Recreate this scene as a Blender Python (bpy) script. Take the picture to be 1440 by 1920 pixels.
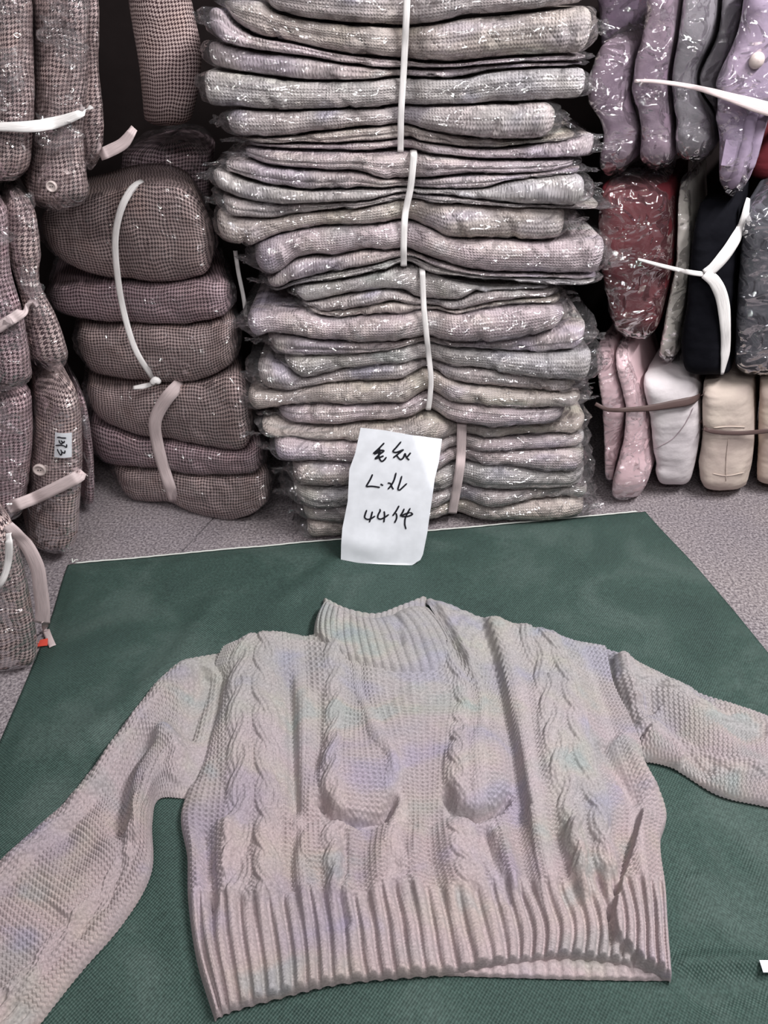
import bpy, math, random
import numpy as np
from mathutils import Vector
from mathutils.bvhtree import BVHTree

# ---------------------------------------------------------------- clear, camera, world, lights
for o in list(bpy.data.objects):
    bpy.data.objects.remove(o)
scene = bpy.context.scene
COL = scene.collection
F, CX, CY = 1400.0, 720.0, 960.0          # focal length in pixels of the 1440 x 1920 frame
CAM_H, PITCH = 1.0, math.radians(35.0)

cam_d = bpy.data.cameras.new('camera')
cam_d.sensor_fit = 'VERTICAL'
cam_d.sensor_height = 36.0
cam_d.lens = 36.0 * F / 1920.0
cam_d.clip_start = 0.02
cam = bpy.data.objects.new('camera', cam_d)
COL.objects.link(cam)
cam.location = (0, 0, CAM_H)
cam.rotation_euler = (math.pi / 2 - PITCH, 0, 0)
scene.camera = cam

world = bpy.data.worlds.new('world')
scene.world = world
world.use_nodes = True
bg = world.node_tree.nodes['Background']
bg.inputs[0].default_value = (0.93, 0.95, 1.0, 1)
bg.inputs[1].default_value = 0.035


def area_light(name, loc, target, sx, sy, power, colour):
    ld = bpy.data.lights.new(name, 'AREA')
    ld.shape = 'RECTANGLE'
    ld.size, ld.size_y = sx, sy
    ld.energy = power
    ld.color = colour
    o = bpy.data.objects.new(name, ld)
    COL.objects.link(o)
    o.location = loc
    d = Vector(target) - Vector(loc)
    o.rotation_euler = d.to_track_quat('-Z', 'Y').to_euler()
    return o


# overhead key tube from the right, then two added fill lamps
area_light('key_fill_tube_light', (1.05, 0.62, 1.95), (0.1, 1.0, 0.1), 1.2, 0.05, 40, (1.0, 0.985, 0.985))
area_light('key_fill_tube_light', (-0.55, 0.15, 2.25), (-0.5, 1.4, 0.3), 1.2, 0.05, 9, (1.0, 0.985, 0.985))  # added fill, brightens the jackets on the left
area_light('key_fill_tube_light', (0.1, -0.85, 2.0), (-0.1, 1.4, 0.5), 1.2, 0.05, 11, (1.0, 0.985, 0.985))  # added fill from behind the camera, brightens the pile fronts

scene.view_settings.view_transform = 'Standard'
scene.view_settings.look = 'None'
scene.view_settings.gamma = 1.0
scene.view_settings.use_curve_mapping = False
scene.view_settings.exposure = 0.58

# ---------------------------------------------------------------- pixel rays
CP, SP = math.cos(PITCH), math.sin(PITCH)


def rays(px, py):
    a = (np.asarray(px, float) - CX) / F
    b = (np.asarray(py, float) - CY) / F
    a, b = np.broadcast_arrays(a, b)
    return a, CP - b * SP, -SP - b * CP


def G(px, py, z=0.0):
    """the point at height z under a pixel"""
    dx, dy, dz = rays(px, py)
    t = (z - CAM_H) / dz
    return np.stack([dx * t, dy * t, CAM_H + dz * t], -1)


def V(px, py, Y):
    """the point at distance Y under a pixel"""
    dx, dy, dz = rays(px, py)
    t = Y / dy
    return np.stack([dx * t, dy * t, CAM_H + dz * t], -1)


# ---------------------------------------------------------------- noise
def _hash(i, j, k, seed):
    n = (i * 374761393 + j * 668265263 + k * 1440662683 + seed * 974711) & 0xffffffff
    n = ((n ^ (n >> 13)) * 1274126177) & 0xffffffff
    n = n ^ (n >> 16)
    return n / 2147483648.0 - 1.0


def noise3(p, seed=0):
    p = np.asarray(p, float)
    f = np.floor(p)
    i = f.astype(np.int64)
    w = p - f
    w = w * w * (3 - 2 * w)
    r = 0
    for a in (0, 1):
        wa = w[..., 0] if a else 1 - w[..., 0]
        for b in (0, 1):
            wb = w[..., 1] if b else 1 - w[..., 1]
            for c in (0, 1):
                wc = w[..., 2] if c else 1 - w[..., 2]
                r = r + wa * wb * wc * _hash(i[..., 0] + a, i[..., 1] + b, i[..., 2] + c, seed)
    return r


def fbm(p, seed=0, octv=3):
    r, amp, tot = 0, 1.0, 0
    p = np.asarray(p, float)
    for o in range(octv):
        r = r + amp * noise3(p * (2.03 ** o) + 17.3 * o, seed + o)
        tot += amp
        amp *= 0.5
    return r / tot


def sstep(a, b, x):
    t = np.clip((x - a) / (b - a), 0, 1)
    return t * t * (3 - 2 * t)


def imat(xc, x):
    """matrix of a smooth (Hermite) interpolation from knots xc to x"""
    xc = np.asarray(xc, float)
    x = np.asarray(x, float)
    n = len(xc)
    k = np.clip(np.searchsorted(xc, x) - 1, 0, n - 2)
    h = xc[k + 1] - xc[k]
    t = (x - xc[k]) / h
    T = np.zeros((n, n))
    for i in range(n):
        if i == 0:
            T[0, 0], T[0, 1] = -1 / (xc[1] - xc[0]), 1 / (xc[1] - xc[0])
        elif i == n - 1:
            d = xc[-1] - xc[-2]
            T[i, i - 1], T[i, i] = -1 / d, 1 / d
        else:
            d = xc[i + 1] - xc[i - 1]
            T[i, i - 1], T[i, i + 1] = -1 / d, 1 / d
    h00 = 2 * t ** 3 - 3 * t ** 2 + 1
    h10 = t ** 3 - 2 * t ** 2 + t
    h01 = -2 * t ** 3 + 3 * t ** 2
    h11 = t ** 3 - t ** 2
    W = np.zeros((len(x), n))
    r = np.arange(len(x))
    np.add.at(W, (r, k), h00)
    np.add.at(W, (r, k + 1), h01)
    W += (h10 * h)[:, None] * T[k] + (h11 * h)[:, None] * T[k + 1]
    return W


def smooth_interp(pts, x):
    p = np.asarray(pts, float)
    return imat(p[:, 0], np.clip(x, p[0, 0], p[-1, 0])) @ p[:, 1]


# ---------------------------------------------------------------- mesh helpers
def raw_mesh(name, verts, quads, mat, uv=None, smooth=True, tris=None):
    me = bpy.data.meshes.new(name)
    verts = np.asarray(verts, np.float32)
    quads = np.asarray(quads, np.int32).reshape(-1, 4)
    loops = quads.ravel()
    starts = np.arange(len(quads), dtype=np.int32) * 4
    tot = np.full(len(quads), 4, np.int32)
    if tris is not None and len(tris):
        tris = np.asarray(tris, np.int32).reshape(-1, 3)
        starts = np.concatenate([starts, len(loops) + np.arange(len(tris), dtype=np.int32) * 3])
        tot = np.concatenate([tot, np.full(len(tris), 3, np.int32)])
        loops = np.concatenate([loops, tris.ravel()])
    me.vertices.add(len(verts))
    me.vertices.foreach_set('co', verts.ravel())
    me.loops.add(len(loops))
    me.loops.foreach_set('vertex_index', loops.astype(np.int32))
    me.polygons.add(len(starts))
    me.polygons.foreach_set('loop_start', starts.astype(np.int32))
    me.polygons.foreach_set('loop_total', tot.astype(np.int32))
    me.polygons.foreach_set('use_smooth', np.full(len(starts), smooth, bool))
    if uv is not None:
        lay = me.uv_layers.new(name='UVMap')
        lay.data.foreach_set('uv', np.asarray(uv, np.float32)[loops].ravel())
    me.update(calc_edges=True)
    me.validate()
    if mat:
        me.materials.append(mat)
    return me


def grid_quads(n, m, wrap_m=False):
    i, j = np.meshgrid(np.arange(n - 1), np.arange(m if wrap_m else m - 1), indexing='ij')
    j2 = (j + 1) % m
    return np.stack([i * m + j, i * m + j2, (i + 1) * m + j2, (i + 1) * m + j], -1).reshape(-1, 4)


def link(name, me, parent=None, loc=None):
    o = bpy.data.objects.new(name, me)
    COL.objects.link(o)
    if parent is not None:
        o.parent = parent
    if loc is not None:
        o.location = loc
    return o


def tag(o, label, cat, group=None, kind=None):
    o['label'] = label
    if cat:
        o['category'] = cat
    if group:
        o['group'] = group
    if kind:
        o['kind'] = kind
    return o


def thing(name, base, label, cat, group=None):
    o = bpy.data.objects.new(name, None)
    o.empty_display_size = 0.05
    COL.objects.link(o)
    o.location = [float(c) for c in base]
    return tag(o, label, cat, group)


def part(name, parent, verts, quads, mat, uv=None, smooth=True, tris=None):
    """a child mesh, its world-space verts moved into the parent's frame"""
    v = np.asarray(verts, float).reshape(-1, 3) - np.array(parent_base(parent))
    return link(name, raw_mesh(name, v, quads, mat, uv, smooth, tris), parent)


def parent_base(p):
    b = np.array(p.location[:], float)
    while p.parent is not None:
        p = p.parent
        b = b + np.array(p.location[:], float)
    return b


# ---------------------------------------------------------------- materials
def new_mat(name):
    m = bpy.data.materials.new(name)
    m.use_nodes = True
    nt = m.node_tree
    b = nt.nodes['Principled BSDF']
    return m, nt, b


def nd(nt, typ, **kw):
    n = nt.nodes.new(typ)
    for k, v in kw.items():
        if k.startswith('i_'):
            n.inputs[k[2:].replace('_', ' ')].default_value = v
        else:
            setattr(n, k, v)
    return n


def mth(nt, op, a, b=None, c=None):
    n = nt.nodes.new('ShaderNodeMath')
    n.operation = op
    for k, v in enumerate((a, b, c)):
        if v is None:
            continue
        if isinstance(v, (int, float)):
            n.inputs[k].default_value = v
        else:
            nt.links.new(v, n.inputs[k])
    return n.outputs[0]


def mixc(nt, fac, a, b, blend='MIX'):
    n = nt.nodes.new('ShaderNodeMix')
    n.data_type = 'RGBA'
    n.blend_type = blend
    for k, v in ((0, fac), (6, a), (7, b)):
        if isinstance(v, (int, float)):
            n.inputs[k].default_value = v
        elif isinstance(v, tuple):
            n.inputs[k].default_value = v if len(v) == 4 else v + (1,)
        else:
            nt.links.new(v, n.inputs[k])
    return n.outputs[2]


def ramp(nt, fac, stops, interp='LINEAR'):
    n = nt.nodes.new('ShaderNodeValToRGB')
    cr = n.color_ramp
    cr.interpolation = interp
    while len(cr.elements) > 1:
        cr.elements.remove(cr.elements[-1])
    cr.elements[0].position = stops[0][0]
    cr.elements[0].color = stops[0][1] + (1,)
    for p, c in stops[1:]:
        e = cr.elements.new(p)
        e.color = c + (1,)
    nt.links.new(fac, n.inputs[0])
    return n.outputs[0]


def noise(nt, vec, scale, detail=3, rough=0.5, dist=0.0):
    n = nt.nodes.new('ShaderNodeTexNoise')
    n.inputs['Scale'].default_value = scale
    n.inputs['Detail'].default_value = detail
    n.inputs['Roughness'].default_value = rough
    n.inputs['Distortion'].default_value = dist
    nt.links.new(vec, n.inputs['Vector'])
    return n.outputs['Fac']


def mapping(nt, vec, scale=(1, 1, 1), rot=(0, 0, 0), loc=(0, 0, 0)):
    n = nt.nodes.new('ShaderNodeMapping')
    n.inputs['Scale'].default_value = scale
    n.inputs['Rotation'].default_value = rot
    n.inputs['Location'].default_value = loc
    nt.links.new(vec, n.inputs['Vector'])
    return n.outputs[0]


def bump(nt, height, strength, dist, bsdf, prev=None):
    n = nt.nodes.new('ShaderNodeBump')
    n.inputs['Strength'].default_value = strength
    n.inputs['Distance'].default_value = dist
    nt.links.new(height, n.inputs['Height'])
    if prev is not None:
        nt.links.new(prev, n.inputs['Normal'])
    if bsdf is not None:
        nt.links.new(n.outputs[0], bsdf.inputs['Normal'])
    return n.outputs[0]


def coord(nt, which='Object'):
    return nt.nodes.new('ShaderNodeTexCoord').outputs[which]


def set_base(b, rough, spec=0.2):
    b.inputs['Roughness'].default_value = rough
    b.inputs['Specular IOR Level'].default_value = spec


def yarn_colour(nt, vec, sc=1.0):
    """space-dyed pastel yarn: grey with lilac, cream, pink and mint stretches"""
    v1 = mapping(nt, vec, (1, 1.6, 1.6))
    n1 = noise(nt, v1, 5.5 * sc, 2, 0.45, 0.4)
    n2 = noise(nt, mapping(nt, vec, (1, 1.4, 1.4), loc=(3.1, 7.7, 1.3)), 8.0 * sc, 2, 0.5, 0.3)
    c1 = ramp(nt, n1, [(0.30, (0.34, 0.32, 0.42)), (0.42, (0.46, 0.425, 0.425)), (0.50, (0.50, 0.44, 0.44)),
                       (0.58, (0.53, 0.46, 0.465)), (0.70, (0.40, 0.425, 0.41))])
    c2 = ramp(nt, n2, [(0.30, (0.39, 0.37, 0.51)), (0.40, (0.47, 0.43, 0.45)), (0.52, (0.50, 0.44, 0.44)),
                       (0.61, (0.52, 0.48, 0.425)), (0.69, (0.39, 0.455, 0.43))])
    return mixc(nt, 0.5, c1, c2)


def mat_knit_geo():
    m, nt, b = new_mat('space_dyed_wool_knit')
    co = coord(nt)
    c = yarn_colour(nt, co)
    sp = nt.nodes.new('ShaderNodeSeparateXYZ')
    nt.links.new(co, sp.inputs[0])
    drift = mth(nt, 'ADD', mth(nt, 'MULTIPLY_ADD', sp.outputs[1], 2.2, 0.5), mth(nt, 'MULTIPLY_ADD', noise(nt, co, 7, 2), 0.8, -0.4))
    c = mixc(nt, 1.0, c, ramp(nt, drift, [(0.15, (0.775, 0.71, 0.72)), (0.55, (0.75, 0.725, 0.75)), (0.9, (0.70, 0.735, 0.725))]), 'MULTIPLY')
    fib = noise(nt, co, 300, 2, 0.6)
    c = mixc(nt, 0.4, c, ramp(nt, fib, [(0.28, (0.4, 0.4, 0.4)), (0.72, (1.45, 1.45, 1.45))]), 'MULTIPLY')
    nt.links.new(c, b.inputs['Base Color'])
    set_base(b, 0.95, 0.1)
    b.inputs['Sheen Weight'].default_value = 0.1
    b.inputs['Sheen Roughness'].default_value = 0.6
    bump(nt, noise(nt, co, 650, 3, 0.7), 0.5, 0.0012, b)
    return m


def mat_knit_uv(name, tint, seed):
    """knit of the folded sweaters: stitch rows drawn in metres of the uv map"""
    m, nt, b = new_mat(name)
    uv = mapping(nt, coord(nt, 'UV'), loc=(seed * 1.37, seed * 0.71, 0))
    sep = nt.nodes.new('ShaderNodeSeparateXYZ')
    nt.links.new(uv, sep.inputs[0])
    u, v = sep.outputs[0], sep.outputs[1]
    wob = mth(nt, 'MULTIPLY', noise(nt, uv, 30, 3, 0.6), 0.016)
    u = mth(nt, 'ADD', u, wob)
    # stitches: columns across u, rows across v, legs slanting
    su = mth(nt, 'ABSOLUTE', mth(nt, 'SINE', mth(nt, 'MULTIPLY', u, math.pi / 0.0056)))
    rv = mth(nt, 'SINE', mth(nt, 'ADD', mth(nt, 'MULTIPLY', v, 2 * math.pi / 0.0050), mth(nt, 'MULTIPLY', su, 1.7)))
    st = mth(nt, 'MULTIPLY', mth(nt, 'MULTIPLY_ADD', rv, 0.55, 1.0), mth(nt, 'POWER', su, 0.7))
    # cables: broad ropes running across the fold
    cb = mth(nt, 'SINE', mth(nt, 'MULTIPLY', u, 2 * math.pi / 0.105))
    cw = mth(nt, 'MULTIPLY', mth(nt, 'ABSOLUTE', mth(nt, 'SINE', mth(nt, 'ADD', mth(nt, 'MULTIPLY', u, math.pi / 0.03),
             mth(nt, 'MULTIPLY', mth(nt, 'SINE', mth(nt, 'MULTIPLY', v, 2 * math.pi / 0.05)), 1.1)))),
             mth(nt, 'MAXIMUM', cb, 0.0))
    co = coord(nt)
    c = yarn_colour(nt, mapping(nt, co, loc=(seed * 3.3, seed * 1.9, seed * 2.7)), 0.8)
    c = mixc(nt, 1.0, c, tint, 'MULTIPLY')
    fib = noise(nt, uv, 500, 2, 0.6)
    c = mixc(nt, 0.6, c, ramp(nt, fib, [(0.25, (0.5, 0.5, 0.5)), (0.75, (1.3, 1.3, 1.3))]), 'MULTIPLY')
    nt.links.new(c, b.inputs['Base Color'])
    set_base(b, 0.95, 0.1)
    n1 = bump(nt, cw, 0.6, 0.006, None)
    bump(nt, st, 0.7, 0.0016, b, n1)
    return m


def mat_hound(name, dark, light, cell=0.0018, seed=0):
    """houndstooth weave in metres of the uv map"""
    m, nt, b = new_mat(name)
    uv0 = coord(nt, 'UV')
    nz = nt.nodes.new('ShaderNodeTexNoise')
    nz.inputs['Scale'].default_value = 14
    nt.links.new(uv0, nz.inputs['Vector'])
    uv = nt.nodes.new('ShaderNodeVectorMath')
    uv.operation = 'MULTIPLY_ADD'
    nt.links.new(nz.outputs['Color'], uv.inputs[0])
    uv.inputs[1].default_value = (0.02, 0.02, 0)
    nt.links.new(uv0, uv.inputs[2])
    sep = nt.nodes.new('ShaderNodeSeparateXYZ')
    nt.links.new(uv.outputs[0], sep.inputs[0])
    x = mth(nt, 'DIVIDE', sep.outputs[0], cell)
    y = mth(nt, 'DIVIDE', sep.outputs[1], cell)
    wx = mth(nt, 'LESS_THAN', mth(nt, 'FLOORED_MODULO', x, 4.0), 2.0)
    wy = mth(nt, 'LESS_THAN', mth(nt, 'FLOORED_MODULO', y, 4.0), 2.0)
    tw = mth(nt, 'LESS_THAN', mth(nt, 'FLOORED_MODULO', mth(nt, 'ADD', x, y), 2.0), 1.0)
    f = mth(nt, 'ADD', mth(nt, 'MULTIPLY', tw, wx), mth(nt, 'MULTIPLY', mth(nt, 'SUBTRACT', 1.0, tw), wy))
    c = mixc(nt, f, light, dark)
    big = noise(nt, uv0, 9, 2)
    c = mixc(nt, 0.6, c, ramp(nt, big, [(0.3, (0.8, 0.75, 0.78)), (0.5, (1, 1, 1)), (0.7, (1.12, 1.02, 0.95))]), 'MULTIPLY')
    nt.links.new(c, b.inputs['Base Color'])
    set_base(b, 0.9, 0.12)
    bump(nt, f, 0.35, 0.001, b)
    return m


def mat_cloth(name, col, col2=None, rough=0.85, fine=260, bstr=0.25, spec=0.15):
    m, nt, b = new_mat(name)
    co = coord(nt)
    n1 = noise(nt, co, 9, 3)
    c2 = col2 or tuple(min(1, x * 1.25) for x in col)
    c = ramp(nt, n1, [(0.35, col), (0.65, c2)])
    nt.links.new(c, b.inputs['Base Color'])
    set_base(b, rough, spec)
    n0 = bump(nt, noise(nt, co, 20, 3, 0.5), 0.4, 0.012, None)
    bump(nt, noise(nt, co, fine, 2), bstr, 0.001, b, n0)
    return m


def mat_film():
    """clear crinkled polythene"""
    m, nt, b = new_mat('clear_polythene_film')
    nt.nodes.remove(b)
    out = nt.nodes['Material Output']
    co = coord(nt)
    h = noise(nt, mapping(nt, co, (1, 1, 1.4)), 16, 2, 0.5, 0.8)
    rd = nt.nodes.new('ShaderNodeTexNoise')
    rd.noise_type = 'RIDGED_MULTIFRACTAL'
    rd.inputs['Scale'].default_value = 17
    rd.inputs['Detail'].default_value = 2.5
    rd.inputs['Distortion'].default_value = 0.7
    nt.links.new(mapping(nt, co, (1, 1, 1.3), loc=(5, 2, 8)), rd.inputs['Vector'])
    b0 = bump(nt, h, 1.0, 0.05, None)
    bn = bump(nt, rd.outputs['Fac'], 1.0, 0.006, None, b0)
    gl = nd(nt, 'ShaderNodeBsdfGlossy', i_Roughness=0.07, i_Color=(1, 0.99, 1, 1))
    nt.links.new(bn, gl.inputs['Normal'])
    tr = nd(nt, 'ShaderNodeBsdfTransparent', i_Color=(0.985, 0.98, 0.985, 1))
    df = nd(nt, 'ShaderNodeBsdfDiffuse', i_Color=(0.9, 0.88, 0.9, 1))
    lw = nd(nt, 'ShaderNodeLayerWeight', i_Blend=0.25)
    nt.links.new(bn, lw.inputs['Normal'])
    m0 = nd(nt, 'ShaderNodeMixShader')
    m0.inputs[0].default_value = 0.028
    nt.links.new(tr.outputs[0], m0.inputs[1])
    nt.links.new(df.outputs[0], m0.inputs[2])
    fac = mth(nt, 'MULTIPLY_ADD', lw.outputs['Fresnel'], 0.45, 0.065)
    ms = nd(nt, 'ShaderNodeMixShader')
    nt.links.new(fac, ms.inputs[0])
    nt.links.new(m0.outputs[0], ms.inputs[1])
    nt.links.new(gl.outputs[0], ms.inputs[2])
    nt.links.new(ms.outputs[0], out.inputs['Surface'])
    return m


def mat_strap(name, col, rough=0.55):
    m, nt, b = new_mat(name)
    uv = coord(nt, 'UV')
    f = noise(nt, mapping(nt, uv, (30, 900, 1)), 1.0, 3, 0.6)
    c = ramp(nt, f, [(0.3, tuple(x * 0.72 for x in col)), (0.6, col)])
    nt.links.new(c, b.inputs['Base Color'])
    set_base(b, rough, 0.35)
    bump(nt, f, 0.4, 0.001, b)
    return m


def mat_plain(name, col, rough=0.6, spec=0.3):
    m, nt, b = new_mat(name)
    n1 = noise(nt, coord(nt), 40, 3)
    nt.links.new(ramp(nt, n1, [(0.3, tuple(x * 0.88 for x in col)), (0.7, col)]), b.inputs['Base Color'])
    set_base(b, rough, spec)
    return m


def mat_tarp():
    m, nt, b = new_mat('green_woven_tarpaulin')
    co = coord(nt)
    sep = nt.nodes.new('ShaderNodeSeparateXYZ')
    nt.links.new(mapping(nt, co, rot=(0, 0, math.radians(-8.8))), sep.inputs[0])
    x, y = sep.outputs[0], sep.outputs[1]
    p = 2 * math.pi / 0.0050
    wx = mth(nt, 'SINE', mth(nt, 'MULTIPLY', x, p))
    wy = mth(nt, 'SINE', mth(nt, 'MULTIPLY', y, p))
    w = mth(nt, 'MULTIPLY', wx, wy)
    n1 = noise(nt, co, 5, 4, 0.6, 0.6)
    c = ramp(nt, n1, [(0.34, (0.015, 0.037, 0.031)), (0.50, (0.026, 0.056, 0.046)), (0.64, (0.064, 0.098, 0.087))])
    c = mixc(nt, mth(nt, 'MULTIPLY_ADD', w, 0.35, 0.35), c, (0.072, 0.112, 0.100))
    n2 = noise(nt, co, 240, 2)
    c = mixc(nt, 0.7, c, ramp(nt, n2, [(0.3, (0.6, 0.6, 0.6)), (0.7, (1.3, 1.3, 1.3))]), 'MULTIPLY')
    nt.links.new(c, b.inputs['Base Color'])
    set_base(b, 0.62, 0.3)
    bump(nt, w, 0.5, 0.0014, b)
    return m


def mat_floor():
    m, nt, b = new_mat('grey_speckled_floor')
    co = coord(nt)
    n1 = noise(nt, co, 190, 2, 0.7)
    n2 = noise(nt, co, 4, 3)
    c = ramp(nt, n1, [(0.30, (0.075, 0.065, 0.075)), (0.48, (0.21, 0.185, 0.195)), (0.68, (0.40, 0.365, 0.375))])
    c = mixc(nt, 0.5, c, ramp(nt, n2, [(0.3, (0.8, 0.78, 0.85)), (0.7, (1.15, 1.1, 1.05))]), 'MULTIPLY')
    nt.links.new(c, b.inputs['Base Color'])
    set_base(b, 0.9, 0.2)
    bump(nt, n1, 0.5, 0.002, b)
    return m


M_KNIT = mat_knit_geo()
M_FILM = mat_film()
M_TARP = mat_tarp()
M_FLOOR = mat_floor()
M_WALL = mat_plain('shade_dark_wall', (0.014, 0.010, 0.010), 0.9, 0.1)  # near-black so the shade of the gaps is in the wall colour
TINTS = [(1.0, 0.96, 0.95), (1.02, 1.0, 0.92), (0.96, 1.0, 0.97), (1.0, 0.95, 0.99), (0.94, 0.94, 0.92)]
M_PILE = [mat_knit_uv('folded_wool_knit_%d' % k, TINTS[k], k + 1) for k in range(5)]
M_HND = mat_hound('brown_houndstooth_wool', (0.045, 0.024, 0.027), (0.62, 0.49, 0.47))
M_HND3 = mat_hound('fine_brown_houndstooth_wool', (0.040, 0.021, 0.024), (0.50, 0.39, 0.375), 0.0016)
M_HND2 = mat_hound('plum_houndstooth_wool', (0.046, 0.022, 0.030), (0.58, 0.43, 0.46), 0.0018)
M_WHT_STRAP = mat_strap('white_woven_strap', (0.80, 0.77, 0.76))
M_PNK_STRAP = mat_strap('pinkish_flat_strap', (0.62, 0.51, 0.51))
M_BRN_STRAP = mat_strap('brown_tape', (0.105, 0.066, 0.062))
M_PAPER = mat_plain('white_paper', (0.83, 0.85, 0.90), 0.7, 0.2)
M_INK = mat_plain('black_ink', (0.012, 0.012, 0.018), 0.5, 0.3)
M_BUTTON = mat_plain('pearly_button', (0.55, 0.46, 0.44), 0.25, 0.6)
M_THREAD = mat_plain('white_edge_thread', (0.72, 0.74, 0.70), 0.8, 0.2)


# ---------------------------------------------------------------- rolls: folded garments
def roll_geo(A, B, lo, hi, Y, depth, vertical=False, bulge=None, er=0.022, pr=0.035, amp=0.003, seed=0,
             inflate=0.0, ext=0.0, pinch=None, ns=90, nf=18, nb=5, crinkle=0.0, groove=None, sq=0.92, freq=22,
             gap=0.0021, push=0.0, lump=0.0, ddir=0.0, nicks=0, wrinkle=0.0012, slope=0.0, ref=720, back_lift=0.0):
    """a folded garment between two traced boundary lines A and B (pixel polylines), its fold facing the room"""
    k = np.linspace(0, 1, ns)
    k = 0.55 * k + 0.45 * (0.5 - 0.5 * np.cos(np.pi * k))
    c = (lo - ext) + (hi - lo + 2 * ext) * k
    a, b = smooth_interp(A, c), smooth_interp(B, c)
    Yc = Y + slope * (c - ref)
    if not vertical:
        Pa, Pb = V(c, a, Yc), V(c, b, Yc)
    else:
        Pa, Pb = V(a, c, Yc), V(b, c, Yc)
    C = (Pa + Pb) / 2
    ax = 2 if not vertical else 0
    sg = 1.0 if not vertical else -1.0
    r = np.maximum(np.abs(Pa[:, ax] - Pb[:, ax]) / 2 - gap, 0.002)
    run = np.linalg.norm(np.diff(C, axis=0), axis=1)
    s = np.concatenate([[0], np.cumsum(run)])
    L = s[-1]
    d = np.minimum(s, L - s)
    e = np.sqrt(np.clip(1 - (1 - np.clip(d / er, 0, 1)) ** 2, 0, 1))
    if crinkle:
        e = np.maximum(e ** 0.6, 0.06)
    e = np.maximum(e, 0.03)
    yrec = pr * (1 - np.sqrt(np.clip(1 - (1 - np.clip(d / pr, 0, 1)) ** 2, 0, 1)))
    bl = (bulge if bulge is not None else np.clip(r * 1.0, 0.008, 0.05)) + inflate * 1.3
    bl = np.broadcast_to(bl, r.shape) * np.maximum(e, 0.3)
    th = np.linspace(-np.pi / 2, np.pi / 2, nf)
    yy = np.concatenate([-np.cos(th) ** sq, np.zeros(nb * 2)])          # front profile
    kk = np.concatenate([np.sign(np.sin(th)) * np.abs(np.sin(th)) ** sq, np.ones(nb), -np.ones(nb)])
    fr = np.concatenate([np.zeros(nf), np.linspace(0.12, 1, nb), np.linspace(1, 0.12, nb)])
    rb = np.concatenate([np.ones(nf), np.linspace(0.99, 0.86, nb), np.linspace(0.86, 0.99, nb)])
    n, m = ns, len(yy)
    P = np.zeros((n, m, 3))
    P[:] = C[:, None, :]
    off = (r * e)[:, None] * (kk * rb)[None, :]
    P[:, :, ax] += off
    ypin = 0.0
    if pinch is not None:
        xs, wd, dp = pinch
        cc = V(xs, (A[0][1] + B[0][1]) / 2, Y)[0] if not vertical else None
        q = np.exp(-((c - xs) / wd) ** 2)
        ypin = dp * q
    yrec = yrec + push + lump * fbm(np.stack([s * 7.0, s * 0 + seed * 3.1, s * 0], -1), seed + 31, 2) * (1 - np.minimum(1, ypin / 0.02))
    P[:, :, 1] += (yrec + ypin)[:, None] + bl[:, None] * yy[None, :] + (depth + inflate) * fr[None, :] * (1 - 0.0 * fr)
    P[:, :, 0] += ddir * (depth * fr[None, :] + yrec[:, None] + (bl[:, None] * yy[None, :] if vertical else 0.0))
    # soft waviness, along the fold's own normal
    nv = np.zeros((m, 3))
    nv[:nf, 1] = -np.cos(th)
    nv[:nf, ax] = np.sin(th) * 0.7
    base = P * np.array([freq, freq, freq * 1.6] if not vertical else [freq * 1.6, freq, freq])
    dn = amp * fbm(base, seed * 13 + 5, 3)
    wr = np.stack([np.broadcast_to(s[:, None] * 55, (n, m)), np.broadcast_to((kk * 1.3)[None, :], (n, m)), np.full((n, m), seed * 1.7)], -1)
    dn = dn + wrinkle * (1 - 2.2 * np.abs(fbm(wr, seed + 61, 2)))
    if groove is not None:
        for (gt, gd, gw) in groove:
            gtv = gt + 0.25 * fbm(np.stack([s * 9, s * 0 + seed, s * 0], -1), seed + 77, 2)
            tt = np.concatenate([np.sin(th), np.full(nb, 2.0), np.full(nb, -2.0)])
            dn = dn - gd * np.exp(-((tt[None, :] - gtv[:, None]) / gw) ** 2)
    rn = random.Random(seed * 7 + 3)
    for _ in range(nicks):
        gs, gt = rn.uniform(0.06, 0.94) * L, rn.uniform(-0.7, 0.7)
        lean = rn.uniform(-0.02, 0.02)
        tt = np.concatenate([np.sin(th), np.full(nb, 9.0), np.full(nb, -9.0)])
        dd = (s[:, None] - gs - lean * tt[None, :]) / 0.0055
        dn = dn - 0.007 * np.exp(-dd ** 2) * np.exp(-((tt[None, :] - gt) / 0.5) ** 2) + 0.004 * np.exp(-(dd - 2.4) ** 2 / 2) * np.exp(-((tt[None, :] - gt) / 0.6) ** 2)
    if crinkle:
        q1 = fbm(P * 60, seed + 400, 3)
        q2 = 1 - np.abs(fbm(P * 28 + 3.3, seed + 500, 2)) * 3.0
        dn = dn + crinkle * (q1 + 0.6 * q2)
    P += dn[:, :, None] * nv[None]
    if crinkle:
        ea = 0 if not vertical else 2
        P[:, :, ea] += (0.016 * fbm(np.stack([np.broadcast_to((kk * 1.5)[None, :], (n, m)), P[:, :, 1] * 25, P[:, :, 2] * 25], -1), seed + 90, 3)) * np.exp(-d / 0.025)[:, None]
    lim = np.maximum(r + (0.0003 if inflate else 0.0), 0.002)[:, None] * np.ones((1, m))
    Cx = C[:, None, ax] + (ddir * (depth * fr[None, :] + yrec[:, None] + bl[:, None] * yy[None, :]) if ax == 0 else 0.0)
    P[:, :, ax] = Cx + np.clip(P[:, :, ax] - Cx, -lim, lim)
    P[:, :, 2] = np.maximum(P[:, :, 2], 0.002)
    uv = np.zeros((n, m, 2))
    uv[:, :, 0] = s[:, None]
    mid = P[n // 2]
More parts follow.
